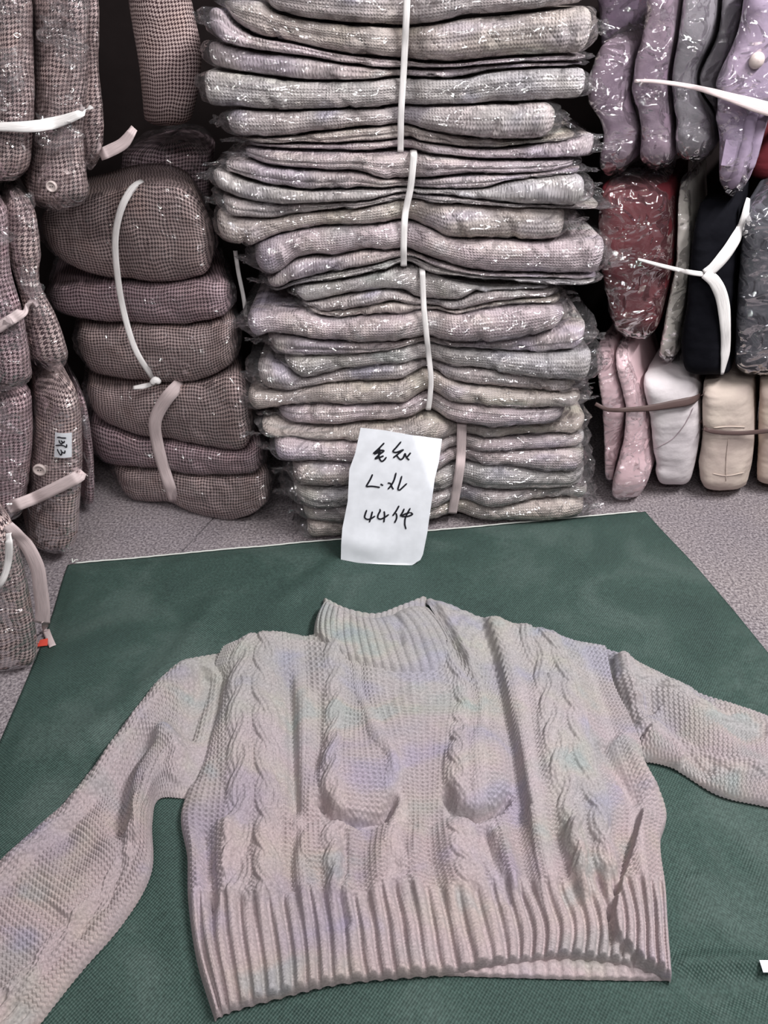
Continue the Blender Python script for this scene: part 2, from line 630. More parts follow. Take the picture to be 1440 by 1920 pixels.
    cum = np.concatenate([[0], np.cumsum(np.linalg.norm(np.diff(mid, axis=0), axis=1))])
    uv[:, :, 1] = cum[None, :]
    if vertical:
        uv = uv[:, :, ::-1]
    verts = P.reshape(-1, 3)
    quads = grid_quads(n, m, True)
    if (not vertical):
        quads = quads[:, ::-1]
    # end caps
    c0, c1 = len(verts), len(verts) + 1
    verts = np.concatenate([verts, P[0].mean(0)[None], P[-1].mean(0)[None]])
    uvs = np.concatenate([uv.reshape(-1, 2), uv[0].mean(0)[None], uv[-1].mean(0)[None]])
    j = np.arange(m)
    t0 = np.stack([np.full(m, c0), j, (j + 1) % m], -1)
    t1 = np.stack([np.full(m, c1), (n - 1) * m + (j + 1) % m, (n - 1) * m + j], -1)
    return verts, quads, uvs, np.concatenate([t0, t1])


BV = []


def cast(px, py, trees):
    o = Vector((0, 0, CAM_H))
    dx, dy, dz = rays(px, py)
    d = Vector((float(dx), float(dy), float(dz))).normalized()
    best = None
    for t in trees:
        h = t.ray_cast(o, d)
        if h[0] is not None and (best is None or h[3] < best[1]):
            best = (h[0], h[3])
    return None if best is None else np.array(best[0])


def garment(name, body_name, label, cat, group, mat, film=None, film_ext=8, **kw):
    v, q, uv, t = roll_geo(**kw)
    base = np.array([v[:, 0].mean(), v[:, 1].mean(), v[:, 2].min()])
    root = thing(name, base, label, cat, group)
    part(body_name, root, v, q, mat, uv, True, t)
    BV.append((root, BVHTree.FromPolygons([Vector(x) for x in v], [tuple(int(i) for i in f) for f in q])))
    if film:
        k2 = dict(kw)
        k2.update(inflate=0.003, ext=film_ext, crinkle=film, er=0.05, ns=110, nf=20, amp=kw.get('amp', 0.003), groove=None)
        v, q, uv, t = roll_geo(**k2)
        part('plastic_bag', root, v, q, M_FILM, uv, True, t)
    return root


def bag_flap(root, px, py, Y, w, h, seed):
    """a loose crumpled edge of the polythene bag"""
    c = V(px, py, Y)
    n = 16
    a, b = np.meshgrid(np.linspace(-1, 1, n), np.linspace(-1, 1, n), indexing='ij')
    rad = 0.95 - 0.34 * np.maximum(np.abs(a), np.abs(b)) * (1 + fbm(np.stack([a * 1.5, b * 1.5, a * 0 + seed], -1), seed, 2) * 2.0)
    P = np.stack([c[0] + a * rad * w / 2, c[1] + 0 * a, c[2] + b * rad * h / 2], -1)
    q = np.stack([a * 1.6, b * 1.6, a * 0 + seed * 0.7], -1)
    P[..., 1] += 0.014 * fbm(q, seed + 9, 3) - 0.006 * (1 - 3 * np.abs(fbm(q * 1.7, seed + 19, 2)))
    P[..., 0] += 0.006 * fbm(q * 1.3, seed + 29, 2)
    P[..., 2] = np.maximum(P[..., 2] + 0.05 * h * fbm(q * 1.3, seed + 39, 2), 0.004)
    part('bag_flap', root, P.reshape(-1, 3), grid_quads(n, n), M_FILM)


# ---------------------------------------------------------------- ribbons and tubes
def spline3(pts, n):
    p = np.asarray(pts, float)
    d = np.concatenate([[0], np.cumsum(np.linalg.norm(np.diff(p, axis=0), axis=1))])
    return imat(d, np.linspace(0, d[-1], n)) @ p


def ribbon_geo(pts, width, thick=0.0012, normal=(0, -1, 0.25), n=40, closed=False, smooth=True, jitter=0.0, seed=0, twist=0.0):
    p = spline3(pts, n) if smooth else np.asarray(pts, float)
    n = len(p)
    t = np.gradient(p, axis=0)
    t /= np.linalg.norm(t, axis=1)[:, None] + 1e-9
    nn = np.asarray(normal, float)
    if nn.ndim == 1:
        nn = np.broadcast_to(nn, p.shape)
    w = np.cross(t, nn)
    w /= np.linalg.norm(w, axis=1)[:, None] + 1e-9
    up = np.cross(w, t)
    wd = np.broadcast_to(np.asarray(width, float), (n,)) if np.ndim(width) == 0 else np.interp(np.linspace(0, 1, n), np.linspace(0, 1, len(width)), width)
    cols = np.linspace(-0.5, 0.5, 5)
    bow = (1 - (2 * cols) ** 2) * 0.0009
    top = p[:, None] + w[:, None] * (cols[None, :, None] * wd[:, None, None]) + up[:, None] * (bow + thick / 2)[None, :, None]
    bot = (p[:, None] + w[:, None] * (cols[None, :, None] * wd[:, None, None]) + up[:, None] * (bow - thick / 2)[None, :, None])[:, ::-1]
    P = np.concatenate([top, bot], 1)
    if jitter:
        P += up[:, None] * (jitter * fbm(P * 60, seed, 2))[..., None]
    m = P.shape[1]
    s = np.concatenate([[0], np.cumsum(np.linalg.norm(np.diff(p, axis=0), axis=1))])
    uv = np.zeros((n, m, 2))
    uv[:, :, 0] = s[:, None]
    uv[:, :, 1] = np.concatenate([cols, cols[::-1]])[None] * wd[:, None]
    q = grid_quads(n, m, True)
    caps = []
    for i in (0, n - 1):
        for k in range(4):
            f = [i * m + k, i * m + k + 1, i * m + (m - 2 - k), i * m + (m - 1 - k)]
            caps.append(f if i else f[::-1])
    q = np.concatenate([q, np.array(caps)])
    return P.reshape(-1, 3), q, uv.reshape(-1, 2)


def tube_geo(pts, rad, n=24, sides=6, flat=1.0, normal=(0, -1, 0.3)):
    p = spline3(pts, n)
    t = np.gradient(p, axis=0)
    t /= np.linalg.norm(t, axis=1)[:, None] + 1e-9
    w = np.cross(t, np.asarray(normal, float))
    w /= np.linalg.norm(w, axis=1)[:, None] + 1e-9
    u = np.cross(w, t)
    a = np.linspace(0, 2 * np.pi, sides, endpoint=False)
    rr = rad * np.minimum(1, np.minimum(np.arange(n), n - 1 - np.arange(n)) / 2.0 + 0.45)
    P = p[:, None] + (w[:, None] * np.cos(a)[None, :, None] + u[:, None] * (flat * np.sin(a))[None, :, None]) * rr[:, None, None]
    q = grid_quads(n, sides, True)
    tr = []
    for i in (0, n - 1):
        for k in range(1, sides - 1):
            f = [i * sides, i * sides + k, i * sides + k + 1]
            tr.append(f if i else f[::-1])
    return P.reshape(-1, 3), q, np.array(tr)


def merge(geos):
    vs, qs, ts, o = [], [], [], 0
    for g in geos:
        vs.append(g[0])
        qs.append(np.asarray(g[1]) + o)
        if len(g) > 2 and g[2] is not None and np.asarray(g[2]).shape[-1] == 3:
            ts.append(np.asarray(g[2]) + o)
        o += len(g[0])
    return np.concatenate(vs), np.concatenate(qs), (np.concatenate(ts) if ts else None)


def strap(name, pts, width, mat, label, cat='strap', group=None, **kw):
    v, q, uv = ribbon_geo(pts, width, **kw)
    base = np.array([v[:, 0].mean(), v[:, 1].mean(), v[:, 2].min()])
    o = link(name, raw_mesh(name, v - base, q, mat, uv), None, [float(x) for x in base])
    return tag(o, label, cat, group)


def on_surface(pts, trees, off=0.006, n=60, win=4, default=1.4, tuck=0.0):
    """a taut line over the garments under a pixel path"""
    p = spline3([(a, b, 0) for a, b in pts], n)
    ys = []
    for x, y, _ in p:
        h = cast(x, y, trees)
        ys.append(np.nan if h is None else h[1])
    ys = np.array(ys)
    ok = ~np.isnan(ys)
    ys = np.interp(np.arange(n), np.arange(n)[ok], ys[ok]) if ok.any() else np.full(n, default)
    e = np.array([ys[max(0, i - win):i + win + 1].min() for i in range(n)])
    k = np.exp(-(np.arange(-8, 9) / 3.5) ** 2)
    k /= k.sum()
    e = np.convolve(np.pad(e, 8, mode='edge'), k, 'valid') - off
    i_ = np.minimum(np.arange(n), n - 1 - np.arange(n))
    raw = np.maximum(ys, e)                      # the ends run down onto the cloth
    e = e + (1 - sstep(0, 9, i_)) * tuck * (raw - e)
    return V(p[:, 0], p[:, 1], e)


def trees_of(roots=None):
    return [t for r, t in BV if roots is None or r in roots]


# ================================================================ the room
def box_struct(name, x0, x1, y0, y1, z0, z1, mat):
    v = np.array([(x, y, z) for x in (x0, x1) for y in (y0, y1) for z in (z0, z1)], float)
    q = [(0, 1, 3, 2), (4, 6, 7, 5), (0, 4, 5, 1), (2, 3, 7, 6), (0, 2, 6, 4), (1, 5, 7, 3)]
    o = link(name, raw_mesh(name, v, q, mat, None, False))
    o['kind'] = 'structure'
    return o


fl = bpy.data.objects.new('floor', None)
COL.objects.link(fl)
fl['kind'] = 'structure'
fl['label'] = 'grey speckled floor with a dark seam beside the piles'
s0, s1 = G(378, 995), G(343, 1032)          # the seam between two floor sheets
sd = (s1 - s0) / np.linalg.norm(s1 - s0)
slope_x = sd[0] / sd[1]
ya, yb = -1.5, 2.05
xa, xb = s0[0] + (ya - s0[1]) * slope_x, s0[0] + (yb - s0[1]) * slope_x
for (c4, nm) in (([(-1.6, ya), (xa - 0.0022, ya), (xb - 0.0022, yb), (-1.6, yb)], 'floor_sheet'),
                 ([(xa + 0.0022, ya), (1.9, ya), (1.9, yb), (xb + 0.0022, yb)], 'floor_sheet')):
    v = np.array([(x, y, z) for z in (-0.02, 0.0) for x, y in c4])
    q = [(3, 2, 1, 0), (4, 5, 6, 7), (0, 1, 5, 4), (1, 2, 6, 5), (2, 3, 7, 6), (3, 0, 4, 7)]
    part(nm, fl, v, q, M_FLOOR, None, False)
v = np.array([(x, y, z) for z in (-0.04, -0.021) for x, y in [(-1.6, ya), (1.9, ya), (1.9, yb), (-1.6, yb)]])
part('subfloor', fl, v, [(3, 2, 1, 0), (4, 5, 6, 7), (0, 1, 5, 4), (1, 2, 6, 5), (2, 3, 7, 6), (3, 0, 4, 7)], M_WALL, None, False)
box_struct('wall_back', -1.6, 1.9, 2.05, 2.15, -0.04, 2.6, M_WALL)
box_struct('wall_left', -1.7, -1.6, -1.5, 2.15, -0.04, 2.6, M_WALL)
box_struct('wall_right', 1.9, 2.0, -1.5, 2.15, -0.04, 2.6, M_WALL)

# ================================================================ the green tarpaulin
BL, BR = G(128, 1061)[:2], G(1210, 961)[:2]
LD, RD = G(2, 1398)[:2] - BL, G(1438, 1224)[:2] - BR
FL = BL + LD * (BL[1] - 0.12) / -LD[1]
FR = BR + RD * (BR[1] - 0.12) / -RD[1]


TCREASE = [([(420, 1110), (330, 1250), (120, 1420)], 0.004, 30), ([(700, 1010), (520, 1140)], 0.003, 26),
           ([(1050, 1000), (1180, 1160), (1400, 1330)], 0.003, 24), ([(1340, 1560), (1420, 1720)], -0.006, 26),
           ([(1300, 1640), (1360, 1760)], 0.005, 30), ([(1260, 1815), (1340, 1808), (1440, 1812)], 0.006, 12),
           ([(300, 1560), (330, 1700), (350, 1850)], 0.003, 30), ([(1290, 1880), (1440, 1850)], -0.004, 18)]


def polydist(x, y, pts):
    """distance to a polyline, side sign and position along it"""
    best = np.full(x.shape, 1e9)
    side = np.zeros(x.shape)
    along = np.zeros(x.shape)
    p = np.asarray(pts, float)
    seg = np.linalg.norm(np.diff(p, axis=0), axis=1)
    cum = np.concatenate([[0], np.cumsum(seg)])
    for i in range(len(p) - 1):
        ax_, ay_ = p[i]
        dx, dy = p[i + 1] - p[i]
        l2 = dx * dx + dy * dy
        t = np.clip(((x - ax_) * dx + (y - ay_) * dy) / l2, 0, 1)
        ex, ey = x - ax_ - t * dx, y - ay_ - t * dy
        dd = np.hypot(ex, ey)
        up = dd < best
        best = np.where(up, dd, best)
        side = np.where(up, np.sign(dx * ey - dy * ex), side)
        along = np.where(up, (cum[i] + t * seg[i]) / cum[-1], along)
    return best, side, along


TC_W = [(G(np.array([q[0] for q in pts]), np.array([q[1] for q in pts]))[:, :2], a, w * 0.0009) for pts, a, w in TCREASE]


def tarp_h(x, y):
    p = np.stack([x * 4.2, y * 4.2, 0 * x], -1)
    h = 0.004 + 0.0026 * (1 + fbm(p, 91, 2)) + 0.0040 * (0.6 - np.abs(fbm(p * 1.9 + 4.0, 93, 2))) + 0.0007 * fbm(p * 6, 92, 2)
    for pts, a, w in TC_W:
        d, s, t = polydist(x, y, pts)
        h = h + 1.7 * a * np.exp(-(d / w) ** 2) * np.clip(np.minimum(t, 1 - t) * 6 + 0.3, 0, 1)
    return np.maximum(h, 0.0025)


nu, nv_ = 260, 260
uu, vv = np.meshgrid(np.linspace(0, 1, nu), np.linspace(0, 1, nv_), indexing='ij')
XY = (BL * (1 - uu[..., None]) + BR * uu[..., None]) * (1 - vv[..., None]) + (FL * (1 - uu[..., None]) + FR * uu[..., None]) * vv[..., None]
XY[..., 0] += 0.006 * np.sin(vv * 9) * (np.exp(-uu * 20) + np.exp(-(1 - uu) * 20)) * np.minimum(1, vv * 8)
Zt = tarp_h(XY[..., 0], XY[..., 1])
edge = np.minimum(np.minimum(uu, 1 - uu), np.minimum(vv, 1 - vv))
Zt = Zt * (0.35 + 0.65 * sstep(0, 0.03, edge))
TP = np.concatenate([XY, Zt[..., None]], -1)
bot = TP.copy()
bot[..., 2] = 0.0005
tb = np.array([0.0, 0.75, 0.0])
tarp = thing('ground_sheet', tb, 'green woven tarpaulin sheet spread flat on the floor', 'tarpaulin')
nq = grid_quads(nu, nv_)
ring = np.concatenate([np.arange(nv_), np.arange(1, nu) * nv_ + nv_ - 1, (nu - 1) * nv_ + np.arange(nv_ - 2, -1, -1), np.arange(nu - 2, 0, -1) * nv_])
ro = np.roll(ring, -1)
N0 = nu * nv_
side_q = np.stack([ring, ro, ro + N0, ring + N0], -1)
part('sheet', tarp, np.concatenate([TP.reshape(-1, 3), bot.reshape(-1, 3)]), np.concatenate([nq[:, ::-1], nq + N0, side_q]), M_TARP)
e0 = TP[:, 0]
tp = [e0[i] + np.array([0, 0.0005 * math.sin(i * 0.9) + 0.0004 * math.sin(i * 2.3), 0.0022]) for i in range(3, nu - 2, 3)]
v, q, t = tube_geo(np.array(tp), 0.0017, n=260, sides=5, normal=(0, 0, 1))
o = part('edge_thread', tarp, v, q, M_THREAD, None, True, t)
o['label'] = 'white thread along the back edge'
for k, dxy in enumerate([(0.010, 0.009), (-0.004, 0.013)]):
    p0 = e0[2] + np.array([0, 0, 0.003])
    v, q, t = tube_geo(np.array([p0, p0 + np.array([dxy[0] * 0.5, dxy[1] * 0.6, 0.004]), p0 + np.array([dxy[0], dxy[1], 0.002])]), 0.0011, n=8, sides=5, normal=(0, 0, 1))
    part('loose_thread', tarp, v, q, M_THREAD, None, True, t)

# ================================================================ the central pile of folded sweaters
B4 = [  # boundary lines of the uppermost bundle
    [(370, -62), (500, -40), (755, -22), (900, -32), (1145, -62)],
    [(370, -5), (492, 0), (514, 20), (592, 38), (690, 46), (755, 50), (833, 40), (870, 32), (958, 24), (1000, 20), (1150, -2)],
    [(380, 0), (420, 17), (440, 42), (481, 66), (550, 80), (620, 96), (700, 107), (755, 113), (861, 117), (906, 111), (994, 104), (1150, 97)],
    [(380, 70), (420, 80), (481, 95), (559, 104), (648, 119), (755, 130), (861, 126), (950, 118), (1060, 115), (1150, 113)],
    [(370, 126), (398, 129), (453, 136), (564, 149), (648, 151), (755, 146), (870, 146), (906, 136), (1000, 126), (1150, 127)],
    [(370, 198), (425, 200), (509, 206), (606, 204), (755, 200), (875, 195), (944, 192), (1028, 188), (1150, 184)],
    [(400, 252), (448, 256), (525, 255), (620, 244), (755, 236), (800, 244), (861, 254), (944, 259), (1060, 256), (1150, 240)],
    [(400, 264), (460, 267), (620, 268), (755, 264), (833, 272), (889, 278), (972, 275), (1055, 258), (1150, 248)],
    [(400, 270), (460, 274), (545, 278), (637, 281), (755, 284), (833, 290), (917, 296), (1055, 297), (1150, 292)],
]
E4 = [(490, 1100), (416, 1112), (390, 1105), (384, 1102), (381, 1102), (424, 1042), (448, 1085), (456, 1124)]
B3 = [
    [(400, 268), (450, 273), (545, 280), (637, 283), (755, 287), (833, 293), (917, 300), (1064, 301), (1150, 299)],
    [(400, 296), (465, 300), (515, 311), (626, 317), (668, 318), (718, 333), (770, 338), (839, 330), (883, 327), (944, 327), (1008, 324), (1150, 304)],
    [(400, 312), (420, 315), (473, 336), (570, 352), (682, 352), (775, 355), (830, 352), (906, 351), (944, 341), (1030, 327), (1150, 320)],
    [(390, 342), (432, 363), (515, 378), (584, 378), (693, 374), (720, 367), (775, 364), (850, 366), (967, 378), (1050, 381), (1150, 384)],
    [(390, 384), (440, 402), (515, 408), (557, 400), (668, 390), (730, 380), (775, 377), (850, 380), (967, 386), (1050, 388), (1150, 390)],
    [(390, 450), (462, 461), (529, 438), (612, 424), (696, 421), (762, 419), (805, 427), (844, 443), (922, 446), (1014, 451), (1150, 440)],
    [(440, 505), (475, 508), (510, 513), (562, 482), (626, 479), (690, 468), (762, 474), (833, 490), (889, 504), (1030, 510), (1150, 512)],
    [(470, 535), (500, 535), (523, 537), (562, 520), (650, 504), (762, 486), (833, 501), (889, 512), (1030, 518), (1150, 518)],
    [(470, 545), (505, 545), (570, 530), (662, 517), (757, 498), (805, 510), (944, 523), (1030, 530), (1150, 526)],
]
E3 = [(452, 1088), (421, 1092), (397, 1096), (414, 1128), (402, 1064), (472, 1137), (500, 1120), (506, 1118)]
B2 = [
    [(440, 530), (552, 531), (618, 523), (707, 513), (790, 508), (840, 524), (927, 537), (982, 533), (1150, 528)],
    [(440, 560), (548, 560), (573, 567), (668, 551), (718, 543), (754, 548), (792, 566), (827, 565), (866, 560), (899, 546), (1010, 541), (1150, 538)],
    [(440, 572), (580, 576), (612, 582), (712, 569), (740, 566), (792, 579), (832, 579), (852, 582), (885, 575), (927, 564), (1020, 556), (1150, 552)],
    [(440, 590), (458, 585), (490, 572), (540, 572), (595, 589), (618, 594), (704, 590), (792, 588), (843, 586), (899, 578), (1010, 568), (1150, 565)],
    [(440, 626), (458, 626), (476, 631), (504, 622), (565, 627), (612, 635), (718, 637), (795, 636), (916, 638), (982, 629), (1043, 611), (1150, 600)],
    [(440, 648), (498, 650), (518, 661), (607, 664), (690, 658), (800, 650), (899, 656), (990, 658), (1038, 656), (1150, 646)],
    [(440, 672), (490, 676), (532, 683), (568, 706), (634, 694), (718, 683), (800, 682), (910, 692), (966, 701), (1077, 710), (1150, 706)],
    [(440, 727), (478, 728), (537, 731), (634, 718), (740, 714), (805, 700), (871, 719), (927, 725), (1010, 733), (1150, 733)],
    [(440, 762), (482, 766), (537, 760), (618, 755), (732, 754), (773, 748), (806, 738), (857, 750), (927, 756), (1010, 761), (1150, 750)],
    [(440, 778), (520, 786), (601, 791), (690, 787), (768, 783), (806, 772), (843, 786), (913, 794), (1010, 790), (1150, 772)],
]
E2 = [(548, 1040), (560, 1050), (575, 1056), (460, 1060), (496, 1104), (530, 1110), (479, 1084), (462, 1092), (516, 1066)]
B1 = [
    [(470, 776), (520, 788), (601, 793), (690, 789), (768, 785), (806, 776), (850, 794), (913, 797), (974, 795), (1044, 788), (1150, 780)],
    [(470, 806), (500, 810), (551, 815), (600, 825), (660, 826), (770, 828), (866, 822), (920, 820), (1000, 816), (1150, 812)],
    [(470, 850), (540, 857), (600, 860), (660, 861), (770, 858), (866, 845), (947, 841), (1002, 840), (1150, 835)],
    [(470, 890), (548, 900), (600, 907), (650, 905), (770, 892), (870, 872), (947, 868), (1030, 876), (1150, 873)],
    [(470, 935), (560, 940), (600, 945), (650, 938), (770, 925), (866, 913), (913, 914), (1024, 911), (1150, 908)],
    [(470, 970), (570, 972), (640, 972), (770, 955), (861, 943), (935, 944), (1002, 934), (1150, 930)],
    [(470, 1004), (572, 1005), (640, 1001), (770, 982), (841, 970), (897, 975), (960, 970), (1030, 969), (1150, 958)],
]
E1 = [(486, 1104), (512, 1100), (545, 1098), (546, 1102), (566, 1104), (574, 1096)]
ORD = ['topmost', 'second', 'third', 'fourth', 'fifth', 'sixth', 'seventh', 'eighth', 'ninth']
random.seed(4)
STRAPX = {4: 757, 3: 765, 2: 800, 1: 862}
BN = {4: 'uppermost', 3: 'second highest', 2: 'third highest', 1: 'lowest'}
BUN = {}
YF = {4: 1.40, 3: 1.385, 2: 1.375, 1: 1.352}
BSL = {4: 0.0, 3: 0.0, 2: 0.00004, 1: 0.00016}


def yfront(bn, px):
    return YF[bn] + BSL[bn] * (px - 720)


def tidy(BB, mn=6.0):
    """sample the lines on common columns and keep a least thickness between them"""
    xs = np.arange(340, 1181, 8.0)
    ys = np.array([smooth_interp(b, xs) for b in BB])
    for i in range(1, len(ys)):
        ys[i] = np.maximum(ys[i], ys[i - 1] + mn)
    return [list(zip(xs, y)) for y in ys]


def below(BB, bn, prev, pbn):
    """let a bundle start where the one above it really ends"""
    xs = np.arange(340, 1181, 8.0)
    y0 = np.array([y for _, y in prev[-1]])
    z = V(xs, y0, yfront(pbn, xs))[:, 2] - 0.002
    T = (CAM_H - z) / yfront(bn, xs)
    b = (T * CP - SP) / (CP + T * SP)
    first = np.maximum(smooth_interp(BB[0], xs), CY + F * b)
    return tidy([list(zip(xs, first))] + BB[1:])


T4 = tidy(B4)
T3 = below(B3, 3, T4, 4)
T2 = below(B2, 2, T3, 3)
T1 = below(B1, 1, T2, 2)
for bn, BB, EE in ((4, T4, E4), (3, T3, E3), (2, T2, E2), (1, T1, E1)):
    for i in range(len(BB) - 1):
        lo, hi = EE[i]
        jit = random.uniform(-0.006, 0.006)
        gr = [(random.uniform(-0.35, 0.35), 0.005, 0.16)] if random.random() < 0.45 else None
        r_ = garment('folded_sweater', 'knit_fold',
                'folded pale cable-knit sweater in clear plastic, %s in the %s bundle' % (ORD[i], BN[bn]),
                'sweater', 'folded sweaters in the tall strapped pile', M_PILE[(i * 2 + bn) % 5], film=0.0026, film_ext=random.choice([8, 14, 22]),
                A=BB[i], B=BB[i + 1], lo=lo, hi=hi, Y=YF[bn], push=jit, lump=0.012, wrinkle=0.0016, nicks=random.choice([3, 4, 6]), slope=BSL[bn], depth=0.30, seed=bn * 20 + i,
                pinch=(STRAPX[bn], 32, 0.028), groove=gr, amp=0.006, bulge=None, er=random.uniform(0.012, 0.03), pr=random.uniform(0.02, 0.06))
        BUN.setdefault(bn, []).append(r_)
        for ex, sg_ in ((lo, -1), (hi, 1)):
            ym = 0.5 * (np.interp(ex, *zip(*BB[i])) + np.interp(ex, *zip(*BB[i + 1])))
            if random.random() < 0.75:
                th_ = abs(np.interp(ex, *zip(*BB[i])) - np.interp(ex, *zip(*BB[i + 1]))) * 0.00105
                bag_flap(r_, ex + sg_ * random.uniform(4, 16), ym, yfront(bn, ex) + random.uniform(0.0, 0.03), random.uniform(0.05, 0.075), max(0.010, min(0.05, th_ * 0.5)), bn * 50 + i * 2 + sg_)

# straps round the four bundles
for bn, pts, w in ((4, [(764, -28), (762, 30), (757, 130), (752, 215), (751, 284)], 0.0105),
                   (3, [(776, 290), (770, 350), (760, 400), (757, 450), (757, 498)], 0.0115),
                   (2, [(792, 512), (795, 580), (802, 650), (808, 710), (806, 745), (803, 768)], 0.0105),
                   (1, [(866, 797), (864, 860), (858, 905), (848, 962)], 0.020)):
    p = np.array(pts, float)
    f3 = on_surface(pts, trees_of(BUN[bn]), 0.010, win=6)
    f3[-1, 2] = max(f3[-1, 2], 0.006)
    m = len(f3)
    loop = np.concatenate([[f3[0] + np.array([0, 0.03, 0.0015]), f3[0] + np.array([0, 0.008, 0.001])], f3, [f3[-1] + np.array([0, 0.008, -0.0005]), f3[-1] + np.array([0, 0.03, -0.0005])]])
    nrm = np.concatenate([[[0, -0.4, 1], [0, -1, 0.6]], np.tile([0, -1, 0.15], (m, 1)), [[0, -1, -0.6], [0, -0.4, -1]]])
    strap('bundle_strap', loop, w, M_WHT_STRAP if bn > 1 else M_PNK_STRAP, 'white strap tied around the %s bundle of folded sweaters' % BN[bn], 'strap',
          'straps around the sweater bundles', normal=nrm, smooth=False)

# ================================================================ houndstooth jackets, two bundles left of the pile
MJ = [  # top line, bottom line, ends, Y
    ([(70, 412), (101, 390), (160, 374), (218, 360), (272, 344), (330, 343), (373, 362), (410, 410)],
     [(70, 458), (117, 494), (156, 511), (218, 524), (303, 527), (373, 515), (410, 490)], 79, 406, 0.030),
    ([(80, 545), (148, 530), (218, 531), (303, 534), (389, 522), (445, 535)],
     [(80, 580), (113, 588), (156, 598), (249, 606), (350, 606), (445, 586)], 91, 441, 0.022),
    ([(135, 620), (160, 615), (218, 614), (303, 610), (389, 608), (455, 594)],
     [(135, 672), (163, 696), (218, 709), (303, 716), (373, 710), (428, 684), (455, 655)], 145, 451, 0.026),
]
NJ = [
    ([(155, 716), (218, 726), (303, 722), (389, 714), (447, 698), (485, 725)],
     [(155, 760), (194, 790), (272, 818), (350, 829), (447, 841), (485, 818)], 163, 479, 0.026),
    ([(155, 792), (200, 796), (272, 822), (350, 833), (447, 845), (505, 832)],
     [(155, 858), (222, 872), (311, 880), (389, 888), (505, 884)], 169, 500, 0.020),
    ([(210, 878), (311, 884), (389, 892), (494, 890), (520, 892)],
     [(210, 912), (249, 934), (311, 943), (350, 957), (420, 973), (467, 963), (520, 932)], 215, 513, 0.022),
]
for bi, (JJ, nm) in enumerate(((MJ, 'upper'), (NJ, 'lower'))):
    for i, (A, B, lo, hi, bl) in enumerate(JJ):
        r_ = garment('folded_jacket', 'cloth_fold', 'folded brown houndstooth jacket in clear plastic, %s of the %s flat bundle' % (('topmost', 'middle one', 'bottom one')[i], nm),
                'jacket', 'houndstooth jackets in two flat bundles', M_HND2 if i == 1 else M_HND, film=0.0022, film_ext=6,
                A=A, B=B, lo=lo, hi=hi, Y=1.425, slope=-0.00045, ref=380, depth=0.26, seed=150 + bi * 10 + i, amp=0.006,
                bulge=bl, er=0.03, pr=0.06, ddir=-0.28, pinch=((228, 240, 265)[i] if bi == 0 else (312, 292, 312)[i], 22, 0.008), freq=14,
                groove=[(0.1, 0.004, 0.12)] if i != 0 else None)


def yj(px):
    return 1.425 - 0.00045 * (px - 380)


p = [(268, 340), (246, 356), (226, 395), (216, 450), (222, 530), (236, 600), (256, 660), (292, 716)]
strap('bundle_strap', on_surface(p, trees_of(), 0.013, tuck=0.85), 0.0125, M_WHT_STRAP, 'narrow white strap around the upper bundle of houndstooth jackets', 'strap', normal=(0, -1, 0.2))
kn = thing('strap_knot', V(285, 724, yj(285) - 0.03), 'small white knot with a loose tail under the upper houndstooth bundle', 'knot')
kp = [(302, 714), (288, 719), (270, 724), (250, 727)]
v, q, uv = ribbon_geo(V(np.array([a for a, b in kp]), np.array([b for a, b in kp]), yj(280) - 0.032), [0.006, 0.009, 0.012, 0.008], n=16, normal=(0, -0.6, 0.8))
part('tail', kn, v, q, M_WHT_STRAP, uv)
v, q, t = tube_geo(V(np.array([284, 292, 300]), np.array([720, 712, 719]), yj(290) - 0.034), 0.007, n=10, sides=8)
part('knot', kn, v, q, M_WHT_STRAP, None, True, t)
p = [(342, 716), (312, 748), (291, 790), (297, 840), (311, 890), (328, 940)]
strap('bundle_strap', on_surface(p, trees_of(), 0.013, tuck=0.85), 0.027, M_PNK_STRAP, 'wide pale strap around the lower bundle of houndstooth jackets', 'strap', normal=(0, -1, 0.2))
p = [(441, 470), (447, 510), (457, 560), (461, 594)]
strap('bundle_strap', V(np.array([a for a, b in p]), np.array([b for a, b in p]), 1.47), 0.008, M_WHT_STRAP,
      'thin white strap hanging in the gap between houndstooth bundle and sweater pile', 'strap', normal=(0, -1, 0.2))


# ================================================================ upright houndstooth jackets along the left
def vroll(name, label, cat, group, mat, A, B, lo, hi, Y, film=0.003, film_ext=8, depth=0.22, **kw):
    sw = lambda P: [(b, a) for a, b in P]
    d = dict(er=0.03, pr=0.05, amp=0.007, freq=13, vertical=True)
    d.update(kw)
    return garment(name, 'cloth_fold', label, cat, group, mat, film=film, film_ext=film_ext,
                   A=sw(A), B=sw(B), lo=lo, hi=hi, Y=Y, depth=depth, **d)


